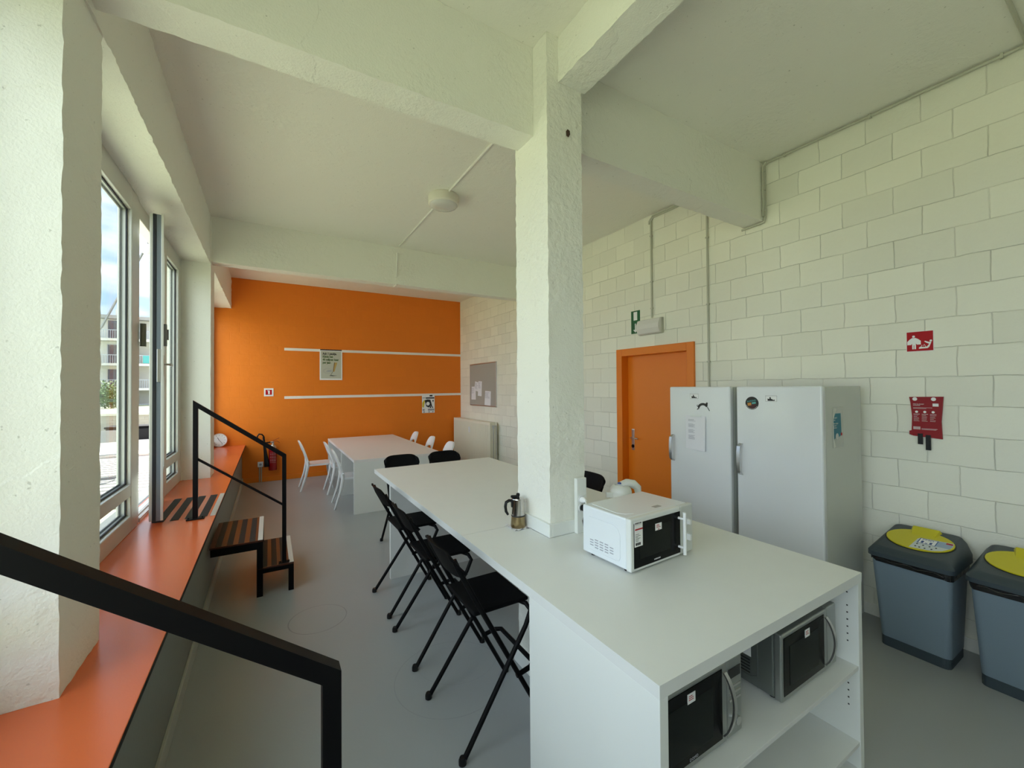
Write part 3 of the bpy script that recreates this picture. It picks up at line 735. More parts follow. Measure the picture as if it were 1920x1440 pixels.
# ------------------------------------------------------------------ microwaves
def microwave(name, label, loc, rz, w, h, d, shell, frontm, style):
    t = thing(name, label, 'microwave', loc, rz)      # origin: front left bottom corner, +x along the front, +y to the rear
    z0 = .012
    f = MB(); f.box(0, w*.985, .03, d, z0, z0+h, .008, 3); f.build('casing', shell, t)
    for x in (.03, w-.05):
        for y in (.05, d-.05): MB().lathe([(.012, 0), (.014, .0), (.014, .013), (.012, .013)], (x, y, 0), 10).build('foot', m_plastic, t)
    dw = w*.775 if style == 'white' else w*.80
    f = MB(); f.box(-.003, dw, 0, .03, z0-.002, z0+h+.002, .007, 3); f.build('door', frontm, t)
    f = MB(); f.box(dw+.002, w, .002, .03, z0-.002, z0+h+.002, .007, 3); f.build('control_panel', frontm if style != 'white' else mat('mw_panel', (.60, .62, .60), .3), t)
    m_bg = mat('black_oven_glass', (.002, .0025, .0025), .18, spec=.12)
    f = MB()
    if style == 'white': f.box(.018, dw-.004, -.002, .003, z0+.012, z0+h-.02, .001)
    else: f.box(.012, dw-.03, -.002, .003, z0+.02, z0+h-.014, .001)
    g = f.build('door_glass', m_bg, t)
    f = MB(); f.box(.055, dw-.085, -.0032, -.0018, z0+.05, z0+h-.055, .0005); f.build('door_window', mat('oven_mesh_window', (.006, .008, .007), .28, spec=.12), t)
    if style == 'white':
        f = MB(); x = dw-.012; f.tube([(x, -.032, z0+.012), (x, -.032, z0+h-.018)], .0085, 12)
        for z in (z0+.045, z0+h-.05): f.tube([(x-.006, 0, z), (x-.004, -.030, z)], .006, 10)
        f.build('handle', m_chair, t)
        for z, big in ((z0+h*.66, .4), (z0+h*.34, 1)):
            f = MB(); f.lathe([(0, 0), (.018, 0), (.018, -.006), (0, -.006)], ((dw+w)/2+.001, .003, z), 20, 'y')
            f.box((dw+w)/2-.006, (dw+w)/2+.008, -.022, -.003, z-.016*(.6+.4*big), z+.016*(.6+.4*big), .002); f.build('knob', m_chair, t)
        f = MB(frame((0, -.0025, z0), (1, 0, 0), (0, 0, 1))).use(m_signwhite)
        f.box(.020, .075, .110, .226, 0, .001); f.use(m_ink); f.text('INVENTUM', .023, .213, .0085, .0012, bold=.0003)
        f.box(.023, .0245+.045, .2085, .2092, .001, .0013)
        for k, y in enumerate((.165, .158, .152, .146, .140, .134)): f.box(.025, .025+random.uniform(.018, .036), y, y+.0018, .001, .0013)
        for k in range(3): f.box(.026+k*.012, .036+k*.012, .116, .128, .001, .0013)
        f.use(m_red); f.box(.023, .075, .185, .1915, .001, .0013)
        f.build('energy_sticker', None, t)
        f = MB(frame((0, -.0035, z0), (1, 0, 0), (0, 0, 1))).use(m_signwhite)
        f.box(.165, .212, .158, .19, 0, .001); f.use(m_red); text_lines(f, .172, .185, .034, 3, .006, .0028, .001); f.box(.184, .194, .160, .164, .001, .0013)
        f.build('notice_sticker', None, t)
        f = MB(frame((0, -.0022, z0), (1, 0, 0), (0, 0, 1))).use(m_signwhite); f.text('INVENTUM', dw*.5-.025, .022, .009, .0006); f.build('brand_lettering', None, t)
        # stamped panel on the left side, vents, top label
        f = MB(frame((-.0012, d-.02, z0), (0, -1, 0), (0, 0, 1)))
        a = [(.03, h-.05), (.19, h-.05), (.215, h-.06), (.23, h-.085), (.23, .045), (.222, .03), (.205, .024), (.03, .024)]
        f.tube([(x, y, -.0005) for x, y in a], .0022, 6); f.build('side_emboss', shell, t)
        f = MB(frame((-.0008, d-.02, z0), (0, -1, 0), (0, 0, 1)))
        for c in range(5):
            for k in range(3 if c in (0, 4) else 4):
                x = .035+c*.033; y = .072-k*.0125-(0 if c in (0, 4) else -.006); f.box(x, x+.022, y, y+.004, 0, .001)
        f.build('side_vents', m_greyink, t)
        f = MB(); f.box(.25, .30, .06, .085, z0+h, z0+h+.0008); f.build('top_label', mat('label_grey', (.35, .35, .34), .5), t)
        f = MB()
        e = [(.04, d-.03), (.03, .11), (.05, .075), (.09, .06)]
        f.tube([(x, y, z0+h-.0005) for x, y in e], .002, 6); f.build('top_emboss', shell, t)
    else:
        x0 = dw-.022
        f = MB(); n = 12; pts = [(x0 + .012*math.sin(PI*k/n), -.006-.03*math.sin(PI*k/n)**.7, z0+.03+(h-.055)*k/n) for k in range(n+1)]
        vs = []
        for (x, y, z) in pts:
            for (dx, dy) in ((-.008, -.003), (.008, -.003), (.008, .004), (-.008, .004)): vs.append((x+dx, y+dy, z))
        f.add(vs, [(i*4+k, i*4+(k+1) % 4, i*4+4+(k+1) % 4, i*4+4+k) for i in range(n) for k in range(4)]+[(3, 2, 1, 0), tuple(n*4+k for k in range(4))], True)
        f.build('handle', m_chrome, t)
        f = MB(frame((0, -.0025, z0), (1, 0, 0), (0, 0, 1))).use(m_signwhite); px_ = dw*(.47 if style == 'far' else .42)
        f.box(px_, px_+.04, h-.062, h-.03, 0, .001); f.use(m_red); text_lines(f, px_+.006, h-.037, .03, 3, .006, .0026, .001); f.build('notice_sticker', None, t)
        if style == 'near':
            f = MB(frame((0, .0012, z0), (1, 0, 0), (0, 0, 1))).use(m_ink); f.box(dw+.012, w-.012, h-.07, h-.035, 0, .001); f.build('display', None, t)
            for z in (h-.10, h-.123, h-.146):
                f = MB(); f.box(dw+.014, w-.012, -.001, .004, z0+z-.004, z0+z+.004, .001); f.build('button', m_chrome, t)
            f = MB(); f.lathe([(0, 0), (.017, 0), (.015, -.014), (0, -.014)], ((dw+w)/2+.004, .002, z0+.055), 20, 'y'); f.build('knob', m_chrome, t)
            f = MB(frame((0, -.0025, z0), (1, 0, 0), (0, 0, 1))).use(m_greyink); f.text('DOMO', dw*.44, .026, .014, .0006); f.build('brand_lettering', None, t)
        f = MB(frame((-.0012, d-.02, z0), (0, -1, 0), (0, 0, 1)))
        a = [(.1, h-.04), (.20, h-.04), (.225, h-.06), (.225, .05), (.20, .035), (.05, .03)]
        f.tube([(x, y, -.0005) for x, y in a], .0025, 6); f.build('side_emboss', shell, t)
        f = MB(frame((-.0008, d-.02, z0), (0, -1, 0), (0, 0, 1)))
        for k in range(5): f.box(.14, .195, .045+k*.013, .05+k*.013, 0, .001)
        f.build('side_vents', m_ink, t)
        f = MB(frame((-.0012, d-.02, z0), (0, -1, 0), (0, 0, 1))).use(m_signwhite); f.box(.10, .20, .115, h-.05, 0, .0008); f.use(m_greyink); text_lines(f, .105, h-.06, .08, 9, .008, .0025, .0008)
        f.build('rating_label', None, t)
    return t
m_mw = mat('white_mw_enamel', (.76, .80, .84), .3, coat=.2)
m_mwf = mat('white_mw_front', (.74, .76, .74), .35)
m_steel = mat('dark_stainless', (.22, .24, .23), .35, metal=.7)
m_steel2 = mat('stainless_front', (.40, .42, .41), .33, metal=.8)
microwave('microwave_oven', 'white microwave standing on the bar top beside the column', (1.402, 1.318, KZ), math.radians(2.6), .470, .236, .315, m_mw, m_mwf, 'white')
microwave('microwave_oven', 'steel microwave with a button panel, cut off by the bottom edge, on the upper shelf', (1.01, .868, .484), 0, .475, .275, .34, m_steel, m_steel2, 'near')
microwave('microwave_oven', 'steel microwave on the right of the upper shelf, against the side panel', (1.735, .855, .484), math.radians(0), .475, .262, .34, m_steel, m_steel2, 'far')

# ------------------------------------------------------------------ things on the bar
t = thing('paper_napkin', 'crumpled white napkin under the coffee pot', 'napkin', (1.31, 2.135, KZ)); f = MB(); vs = []; n = 10
for i in range(n+1):
    for j in range(n+1):
        x, y = (i/n-.5)*.13, (j/n-.5)*.12; e = max(abs(i/n-.5), abs(j/n-.5))*2
        x += .008*noise.noise(Vector((i*.7, j*.7, 1))); y += .008*noise.noise(Vector((i*.7, j*.7, 5)))
        vs.append((x, y, .0012 + max(0, e-.72)*.06*abs(noise.noise(Vector((x*50, y*50, 2))))*2))
f.add(vs, [(i*(n+1)+j, (i+1)*(n+1)+j, (i+1)*(n+1)+j+1, i*(n+1)+j+1) for i in range(n) for j in range(n)], True)
f.build('sheet', m_paper, t)
t = thing('moka_pot', 'steel stovetop coffee pot with black handle and knob on the bar', 'coffee pot', (1.308, 2.138, KZ+.0016), math.radians(155))
m_moka = mat('polished_steel', (.55, .52, .49), .14, metal=1)
f = MB(); f.lathe([(.0, .0), (.043, 0), (.046, .008), (.044, .035), (.041, .066), (.0, .066)], seg=40); f.build('boiler', mat('stained_steel', (.33, .25, .13), .25, metal=1, var=.2), t)
f = MB(); f.lathe([(.040, .066), (.043, .068), (.043, .074), (.040, .076)], seg=40); f.build('collar_ring', m_ink, t)
f = MB(); f.lathe([(.0, .075), (.042, .075), (.041, .09), (.037, .155), (.037, .168), (.0, .168)], seg=40); f.prism([(-.03, -.014), (-.052, 0), (-.03, .014)], .148, .168); f.build('jug', m_moka, t)
f = MB(); f.lathe([(.0, .170), (.040, .169), (.038, .174), (.012, .180), (.0, .181)], seg=40); f.build('lid', m_moka, t)
f = MB(); f.lathe([(.0, .178), (.007, .180), (.012, .192), (.010, .202), (0, .206)], seg=20); f.box(.005, .045, -.008, .008, .176, .192, .006, 3); f.build('lid_knob', m_plastic, t)
f = MB(); f.tube([(.036, 0, .158), (.055, 0, .160), (.073, 0, .150), (.078, 0, .125), (.074, 0, .095), (.062, 0, .075)], [.008, .009, .009, .009, .009, .007], 10, sx=1.5); f.box(.03, .044, -.013, .013, .12, .165, .004); f.build('handle', m_plastic, t)

t = thing('electric_kettle', 'white plastic kettle with blue button behind the white microwave', 'kettle', (1.93, 1.90, KZ), math.radians(-12))
m_kp = mat('kettle_white', (.72, .73, .70), .3); m_blue = mat('kettle_blue', (.01, .035, .25), .3)
f = MB(); f.lathe([(.0, .0), (.085, 0), (.087, .01), (.085, .03), (.0, .03)], seg=36); f.build('base', m_kp, t)
f = MB(); f.lathe([(.0, .03), (.080, .03), (.082, .05), (.075, .14), (.070, .185), (.0, .185)], seg=36)
f.prism([(-.05, -.03), (-.105, -.008), (-.105, .008), (-.05, .03)], .155, .187); f.build('body', m_kp, t)
f = MB(); f.lathe([(.0, .185), (.070, .185), (.066, .202), (.050, .220), (.036, .224), (.032, .215), (0, .213)], seg=36); f.build('lid', m_kp, t)
f = MB(); f.tube([(.0, 0, .222), (.05, 0, .232), (.095, 0, .222), (.128, 0, .195), (.135, 0, .15), (.12, 0, .09), (.075, 0, .05)], [.02, .026, .028, .024, .018, .015, .012], 12, sx=1.2); f.build('handle', m_kp, t)
f = MB(); f.lathe([(.0, .0), (.015, 0), (.014, .007), (0, .010)], (-.004, 0, .232), 16); f.build('lid_button', m_blue, t)
f = MB(); f.tube([(.108, 0, .226), (.136, 0, .202), (.142, 0, .185)], [.009, .014, .010], 10); f.build('handle_button', m_blue, t)

t = thing('socket_trunking', 'white upright socket box on the column by the microwave', 'socket', (1.587, 1.88, KZ)); T = W(t)
f = MB(T); f.box(1.535, 1.606, 1.852, 1.879, KZ, 1.213, .003); f.build('box', m_edge, t)
f = MB(T)
for z in (1.090, 1.043): f.lathe([(0, 0), (.024, 0), (.024, -.004), (.019, -.004), (.017, -.002), (0, -.002)], (1.568, 1.852, z), 20, 'y')
f.box(1.545, 1.60, 1.849, 1.852, 1.113, 1.116); f.build('socket', m_chair, t)
def plug(label, x, z, m, pts, r):
    t = thing('power_plug', label, 'plug', (x, 1.845, z)); T = W(t)
    f = MB(T); f.lathe([(0, 0), (.018, 0), (.017, -.02), (.008, -.035), (0, -.035)], (x, 1.847, z), 16, 'y'); f.build('plug_body', m, t)
    f = MB(T); f.tube(pts, r, 8); f.build('cable', m, t)
plug('black plug and cable in the socket box beside the microwave', 1.570, 1.043, m_plastic, [(1.570, 1.815, 1.043), (1.548, 1.80, 1.025), (1.525, 1.79, .99), (1.518, 1.77, .95), (1.525, 1.73, .915), (1.55, 1.69, .903), (1.60, 1.65, .9005)], .0048)
plug('white plug and cable in the socket box beside the microwave', 1.566, 1.090, m_chair, [(1.566, 1.815, 1.090), (1.55, 1.79, 1.075), (1.541, 1.775, 1.03), (1.548, 1.755, .96), (1.57, 1.715, .915), (1.62, 1.67, .8995)], .0035)

# ------------------------------------------------------------------ bins
m_bin = mat('blue_grey_bin', (.17, .225, .28), .45, bump=.1, bscale=120)
m_binlid = mat('dark_slate_lid', (.035, .05, .062), .42, bump=.08, bscale=120)
m_yel = mat('yellow_lid', (.62, .54, .01), .45, bump=.12, bscale=150)
m_bag = mat('black_bin_bag', (.008, .008, .009), .25, bump=.6, bscale=30)
def bin_(label, yc, sticker):
    t = thing('waste_bin', label, 'bin', (3.68, yc, 0), 0, 'recycling bins'); T = W(t)
    def ring(x0, x1, hw, z, c=.035):
        out = []
        for cx_, cy_, a0 in ((x0+c, yc-hw+c, -90), (x0+c, yc+hw-c, 180), (x1-c, yc+hw-c, 90), (x1-c, yc-hw+c, 0)):
            for q in range(5):
                a = math.radians(a0 - q*22.5); out.append((cx_+c*math.cos(a), cy_+c*math.sin(a), z))
        return out
    def loft(rs, name, m, cap=True, smooth=False):
        n = len(rs[0]); f = MB(T); vs = [p for r in rs for p in r]
        fs = [(i*n+k, i*n+(k+1) % n, (i+1)*n+(k+1) % n, (i+1)*n+k) for i in range(len(rs)-1) for k in range(n)]
        if cap: fs += [tuple(range(n))[::-1], tuple((len(rs)-1)*n+k for k in range(n))]
        f.add(vs, fs, smooth); return f.build(name, m, t)
    loft([ring(3.565, 3.86, .168, .06), ring(3.50, 3.875, .192, .60)], 'body', m_bin, smooth=True)
    loft([ring(3.56, 3.86, .166, 0), ring(3.56, 3.86, .166, .06)], 'base', m_binlid)
    f = MB(T)   # bag edge showing under the lid
    r1 = ring(3.492, 3.88, .198, .603); r0 = ring(3.495, 3.88, .196, .572)
    r0 = [(x, y, z + .012*math.sin(y*60+x*40)) for x, y, z in r0]
    f.add(r0+r1, [(k, (k+1) % 20, 20+(k+1) % 20, 20+k) for k in range(20)]); f.tube([(3.489, yc+.16-.04*k, .59+.008*math.sin(k*2.1)) for k in range(9)], .004, 6); f.build('bin_bag', m_bag, t)
    # sloping lid: low at the front, high against the wall
    n = 8
    def lid_ring(inset, dz, k2):
        out = []
        for (x, y, z) in ring(3.478+inset*.9, 3.90-inset*.25, .208-inset, 0, .04):
            out.append((x, y, dz + (x-3.478)*k2))
        return out
    loft([lid_ring(0, .606, 0), lid_ring(0, .632, .06), lid_ring(.022, .652, .17), lid_ring(.04, .660, .215), lid_ring(.05, .660, .22)], 'lid', m_binlid, smooth=True)
    # oval yellow flap on the slope
    sl = math.atan(.22); cx = 3.705; cz = .660+(cx-3.478)*.22
    fr = T @ frame((cx, yc, cz+.001), (0, -1, 0), (math.cos(sl), 0, math.sin(sl)))
    f = MB(fr); el = [(.163*math.cos(2*PI*k/40), .135*math.sin(2*PI*k/40)) for k in range(40)]
    f.prism([(x*1.035, y*1.035) for x, y in el], -.004, .001); f.build('flap_gap', m_ink, t)
    f = MB(fr); f.prism(el, .001, .007); f.build('flap', m_yel, t)
    f = MB(fr); f.add([(-.045, .04, .007), (.045, .04, .007), (.075, .15, .007), (-.075, .15, .007), (-.055, .06, .008), (.055, .06, .008), (.065, .15, .026), (-.065, .15, .026)],
                      [(0, 1, 5, 4), (4, 5, 6, 7), (1, 2, 6, 5), (0, 4, 7, 3), (3, 7, 6, 2), (0, 3, 2, 1)]); f.build('flap_grip', m_yel, t)
    if sticker:
        f = MB(fr).use(mat('sticker_paper', (.62, .66, .66), .5))
        f.prism([(-.02, -.125), (.085, -.11), (.125, -.08), (.150, -.03), (.155, .0), (.150, .045), (.0, .03), (-.01, .01)], .0072, .0078)
        f.use(mat('sticker_blue', (.33, .42, .56), .5)); f.prism([(-.005, -.04), (.148, -.04), (.153, .0), (.147, .04), (.0, .025)], .0078, .0081)
        f.use(mat('sticker_navy', (.01, .06, .25), .5)); f.box(.0, .085, -.045, .03, .0081, .0084)
        f.use(m_signwhite); f.box(.004, .081, -.041, .026, .0084, .0087)
        f.use(mat('sticker_navy', (.01, .06, .25), .5)); f.text('PMD', .012, .006, .024, .0088, .0002, sx=1.15); f.box(.014, .026, -.036, -.006, .0087, .009); f.box(.054, .066, -.036, -.010, .0087, .009); f.box(.034, .046, -.036, -.028, .0087, .009)
        f.use(m_red); f.box(.120, .150, .018, .036, .0081, .0085)
        f.use(m_ink)
        for k, (a, c) in enumerate(((.0, -.1), (.02, -.105), (.045, -.105), (.0, -.065), (.03, -.07), (.06, -.07), (.09, -.07), (.075, -.098))): f.box(a, a+.008, c, c+.012, .0078, .0082)
        f.build('sorting_sticker', None, t)
    return t
bin_('blue-grey waste bin with yellow flap and sorting sticker, beside the fridge', .963, True)
bin_('blue-grey waste bin with plain yellow flap, cut off by the right edge', .510, False)

# ------------------------------------------------------------------ things on the block wall
def onR(y, z, x=XW): return frame((x, y, z), (0, -1, 0), (0, 0, 1))
t = thing('fire_blanket_sign', 'square red sign with white fire blanket pictogram on the block wall', 'sign', (XW, 1.0, 2.05)); T = W(t) @ onR(1.075, 1.98)
f = MB(T).use(m_signwhite); f.box(0, .142, 0, .143, .0, .003); f.use(m_red); f.box(.003, .139, .003, .140, .003, .0034); f.build('plate', None, t)
f = MB(T); s = .0038
def P(poly): f.prism([(x*.00142, (100-y)*.00143) for x, y in poly], .0034, s)
P([(22, 32), (34, 32), (44, 38), (54, 48), (54, 66), (40, 66), (36, 60), (36, 88), (30, 88), (30, 68), (28, 68), (28, 88), (22, 88), (22, 60), (18, 66), (4, 66), (4, 50), (12, 40)])
f.lathe([(0, .0034), (.0075, .0034), (.0075, s), (0, s)], (.0395, .107, 0), 14)
P([(46, 84), (50, 78), (74, 80), (84, 66), (72, 58), (66, 52), (70, 50), (82, 56), (92, 56), (84, 80), (78, 86), (48, 87)])
f.lathe([(0, .0034), (.0065, .0034), (.0065, s), (0, s)], (.134*.95, .067+.004, 0), 12)
f.tube([(.076, .028, .0036), (.082, .044, .0036), (.088, .036, .0036), (.094, .048, .0036), (.10, .034, .0036), (.106, .026, .0036)], .0018, 5); f.build('pictogram', m_signwhite, t)
t = thing('fire_blanket', 'red fire blanket pouch with two black pull straps hanging on the block wall', 'fire blanket', (XW, .975, 1.5)); T = W(t) @ onR(1.062, 1.372)
f = MB(T); pl = [(0, .286), (.172, .29), (.168, .23), (.160, .12), (.164, 0), (.02, .012), (-.002, .02), (-.002, .045), (.010, .05), (.014, .15), (.006, .25)]
f.prism(pl, .001, .016); f.build('pouch', mat('red_vinyl', (.27, .002, .008), .45, spec=.3, bump=.15, bscale=25), t)
f = MB(T).use(m_signwhite)
for x in (.03, .125): f.lathe([(.005, .016), (.0125, .016), (.0125, .0175), (.005, .0175)], (x, .272, 0), 16)
f.box(.12, .149, .222, .242, .016, .0168)
f.text('FIRE BLANKET', .02, .233, .009, .0162, .0002); text_lines(f, .02, .228, .05, 1, .01, .002, .0162); text_lines(f, .02, .212, .11, 2, .006, .0015, .0162)
for k in range(3): 
    x = .022+k*.042
    f.box(x, x+.032, .165, .167, .0162, .0165); text_lines(f, x, .158, .032, 6, .008, .0012, .0162)
    f.lathe([(.004, .0162), (.008, .0162), (.008, .0166), (.004, .0166)], (x+.016, .182, 0), 10)
for k in range(9): f.box(.02+k*.0042, .022+k*.0042, .058, .078, .0162, .0165)
text_lines(f, .062, .066, .08, 2, .006, .0015, .0162); f.build('print', None, t)
for (a, b_, z0_, z1_) in ((.042, .068, -.045, .03), (.082, .108, -.082, .022)):
    f = MB(T); f.box(a, b_, z0_, z1_, .012, .02, .001); f.build('pull_strap', m_plastic, t)
t = thing('exit_sign', 'green vertical exit sign with white arrow beside the emergency light', 'sign', (XW, 3.6, 2.55)); T = W(t) @ onR(3.668, 2.41)
f = MB(T); f.box(0, .14, 0, .285, 0, .006, .001); f.build('plate', mat('exit_green', (.005, .10, .03), .4), t)
f = MB(T); f.box(.042, .10, .165, .27, .006, .007); f.box(.062, .076, .04, .125, .006, .007); f.prism([(.034, .048), (.104, .048), (.069, .012)], .006, .007); f.build('pictogram', m_signwhite, t)
t = thing('emergency_light', 'grey-white box emergency light above the orange door', 'lamp', (XW, 3.36, 2.47)); T = W(t) @ onR(3.525, 2.37)
f = MB(T); f.box(0, .35, 0, .185, 0, .035, .006); f.build('housing', m_conduit, t)
f = MB(T @ Matrix(((0, 0, 1, 0), (0, 1, 0, 0), (1, 0, 0, 0), (0, 0, 0, 1)))); f.prism([(.035, .005), (.035, .18), (.06, .175), (.085, .12), (.088, .07), (.06, .012)], .01, .34); f.build('diffuser', mat('milky_diffuser', (.72, .70, .67), .3), t)

m_cg = m_conduit
def conduit(label, runs, m, r=.009, clips=()):
    p0 = runs[0][0]; t = thing('cable_conduit', label, 'conduit', p0); T = W(t)
    for pts in runs:
        f = MB(T); f.tube(pts, r, 8); f.build('pipe', m, t)
    if clips:
        for (x, y, z, ax) in clips:
            f = MB(T); hx, hy, hz = (.0115, .016, .016)
            if ax == 'y': hy = .008
            if ax == 'z': hz = .008
            f.box(x-hx, x+hx, y-hy, y+hy, z-hz, z+hz, .003); f.build('clip', m, t)
conduit('grey conduit along the top of the block wall and down the beam end', [
    [(3.928, .53, 3.79), (3.928, 1.99, 3.79)], [(3.928, 1.99, 3.79), (3.928, 2.02, 3.77), (3.928, 2.022, 3.30)], [(3.915, 2.0, 3.79), (3.90, 2.022, 3.76), (3.90, 2.022, 3.30)],
    [(3.928, 2.022, 3.30), (3.928, 2.03, 3.255), (3.93, 2.24, 3.248)], [(3.93, .53, 3.79), (3.93, .50, 3.796), (3.2, .49, 3.796), (2.2, .49, 3.796)]],
    m_cg, .010, [(3.928, y, 3.79, 'y') for y in (.60, 1.25, 1.85)] + [(3.914, 2.024, z, 'z') for z in (3.72, 3.55, 3.36)])
conduit('grey conduit dropping from the ceiling to the emergency light', [[(3.938, 2.3, 3.765), (3.938, 3.30, 3.765), (3.938, 3.335, 3.73), (3.938, 3.335, 2.57)], [(3.938, 2.3, 3.785), (3.938, 3.31, 3.785), (3.938, 3.36, 3.73), (3.938, 3.36, 3.7)]], m_cg, .011, [(3.938, 3.335, z, 'z') for z in (3.55, 3.0, 2.68)])
conduit('pale straight conduit down the block wall behind the fridges', [[(3.938, 2.609, 3.80), (3.938, 2.609, .3)]], m_cg, .010, [(3.938, 2.609, z, 'z') for z in (3.3, 2.6, 2.0)])
conduit('white conduit from the beam to the round ceiling lamp', [[(1.61, 2.226, 3.797), (1.612, 4.0, 3.797)]], m_cond_w, .011)
conduit('white conduit from the ceiling lamp down the far beam', [[(1.612, 4.25, 3.797), (1.61, 5.85, 3.797)], [(1.606, 5.946, 3.72), (1.59, 5.946, 3.36)], [(1.588, 5.945, 3.25), (1.588, 5.99, 3.248), (1.588, 6.07, 3.248)]], m_cond_w, .011)
t = thing('ceiling_lamp', 'round white bulkhead lamp on the ceiling', 'lamp', (1.612, 4.12, ZC)); 
f = MB(); f.lathe([(.0, 0), (.155, 0), (.163, -.01), (.163, -.085), (.150, -.098), (.0, -.098)], seg=48); f.build('housing', mat('cream_plastic', (.74, .71, .62), .4), t)
f = MB(); f.lathe([(.0, -.096), (.147, -.098), (.135, -.115), (.09, -.128), (.0, -.134)], seg=48); f.build('lamp_diffuser', mat('opal_diffuser', (.66, .65, .62), .15, coat=.3), t)

# pinboard
t = thing('pin_board', 'grey felt pin board with aluminium frame on the block wall', 'board', (XW, 7.87, 1.81)); T = W(t) @ onR(8.49, 1.35)
f = MB(T); f.box(.01, 1.24, .01, .915, .002, .012); f.build('felt', mat('grey_felt', (.40, .37, .33), .9, bump=.2, bscale=300), t)
f = MB(T)
f.box(0, 1.25, 0, .02, 0, .02, .003); f.box(0, 1.25, .905, .925, 0, .02, .003); f.box(0, .02, .02, .905, 0, .02, .003); f.box(1.23, 1.25, .02, .905, 0, .02, .003)
f.build('frame', m_chrome, t)
for lb, x, y, wd, ht, rot, z in (('white sheet pinned low at the left of the pin board', .09, .13, .21, .29, .02, .013), ('white sheet pinned at a slant in the middle of the pin board cluster', .24, .34, .23, .20, -.15, .016),
                             ('folded white leaflet pinned near the middle of the pin board', .42, .22, .17, .32, -.05, .014), ('white receipt-like sheet pinned at the lower right of the pin board', .74, .03, .26, .30, -.04, .013)):
    r = thing('pinned_paper', lb, 'paper', (XW, 8.49-x, 1.35+y), 0, 'papers on the pin board')
    f = MB(W(r) @ onR(8.49-x, 1.35+y) @ Matrix.Rotation(rot, 4, 'Z')).use(m_paper)
    f.add([(0, 0, z+.012), (wd, 0, z+.004), (wd, ht, z), (0, ht, z), (wd/2, ht*.4, z+.001)], [(0, 1, 4), (1, 2, 4), (2, 3, 4), (3, 0, 4)])
    f.use(m_greyink); text_lines(f, .02, ht-.03, wd-.05, 6, .022, .006, z+.013); f.build('sheet', None, r)
# radiator
t = thing('radiator', 'cream ribbed panel radiator under the pin board', 'radiator', (3.84, 8.1, .14)); T = W(t)
m_rad = mat('cream_radiator', (.80, .77, .64), .4)
for x0_, nm in ((3.745, 'front_panel'), (3.89, 'rear_panel')):
    f = MB(T); f.box(x0_, x0_+.012, 7.16, 9.0, .15, 1.05, .003)
    for k in range(54):
        y = 7.19 + k*.0335; f.box(x0_-.006, x0_, y, y+.017, .2, 1.0, .002)
    f.build(nm, m_rad, t)
f = MB(T); f.box(3.757, 3.89, 7.2, 8.96, 1.045, 1.05); 
for k in range(60): f.box(3.76, 3.885, 7.2+k*.0295, 7.202+k*.0295, .18, 1.044)
f.build('convector_fins', m_rad, t)
f = MB(T); f.tube([(3.78, 7.14, .99), (3.80, 7.12, .99), (3.86, 7.12, .99)], .014, 10); f.lathe([(.018, 0), (.02, .0), (.02, .04), (.014, .045)], (3.80, 7.12, .93), 12); f.tube([(3.80, 7.12, .94), (3.80, 7.12, 0)], .008, 8); f.tube([(3.86, 7.12, .98), (3.86, 7.12, 0)], .008, 8)
f.build('valve_pipes', m_chrome, t)
f = MB(T); f.box(3.725, 3.739, 8.08, 8.14, .78, .90, .004); f.build('heat_meter', m_chair, t)

# ------------------------------------------------------------------ things on the orange wall
def onB(x, z, y=YB): return frame((x, y, z), (1, 0, 0), (0, 0, 1))
t = thing('poster', 'white rounded poster about cigarette butts hanging on the upper white strip', 'poster', (1.09, YB, 2.23)); T = W(t) @ onB(.875, 1.925)
f = MB(T).use(m_signwhite); f.box(0, .425, 0, .60, .009, .013, .002); f.build('backing', None, t)
f = MB(T).use(mat('poster_grey', (.50, .50, .42), .5)); f.box(.022, .403, .03, .585, .013, .014)
f.use(m_ink); f.box(.01, .415, .60, .622, .009, .014); f.text('Ach 1 peukje.', .055, .515, .058, .0142, sx=.82, bold=.0028)
f.use(mat('poster_green', (.06, .11, .03), .5)); f.text('Klinkt het', .055, .455, .058, .0142, sx=.82, bold=.0028); f.text('40 miljoen keer', .055, .395, .058, .0142, sx=.82, bold=.0028); f.text('per jaar.', .055, .335, .058, .0142, sx=.82, bold=.0028)
f.use(mat('filter_tan', (.50, .33, .10), .6)); f.prism([(.245, .17), (.275, .17), (.33, .355), (.275, .36)], .014, .0145)
f.use(mat('filter_brown', (.2, .1, .03), .6)); f.prism([(.245, .17), (.255, .165), (.285, .36), (.27, .36)], .0146, .0149)
f.use(m_greyink)
pts = []
for k in range(28):
    a = 2*PI*k/28; rr = 1.0 if k % 2 else .68; pts.append((.15+.10*rr*math.cos(a), .185+.055*rr*math.sin(a)))
f.tube([(x, y, .0145) for x, y in pts], .0022, 4, closed=True); f.prism([(.11, .17), (.15, .195), (.2, .2), (.24, .18), (.19, .17)], .014, .0145)
f.use(m_ink); f.prism([(.17, .085), (.22, .10), (.26, .092), (.33, .088), (.25, .08)], .014, .0145); f.tube([(.24, .165, .0143), (.215, .12, .0143), (.2, .095, .0143)], .003, 4)
f.build('print', None, t)
t = thing('poster', 'small black, white and yellow event poster under the lower white strip', 'poster', (3.14, YB, 1.39)); T = W(t) @ onB(2.992, 1.178)
f = MB(T).use(m_signwhite); f.box(0, .30, 0, .42, .009, .011)
f.use(m_ink)
f.box(.09, .295, .325, .355, .011, .0115); f.box(.01, .085, .34, .35, .011, .0115); f.box(.18, .25, .375, .41, .011, .0115)
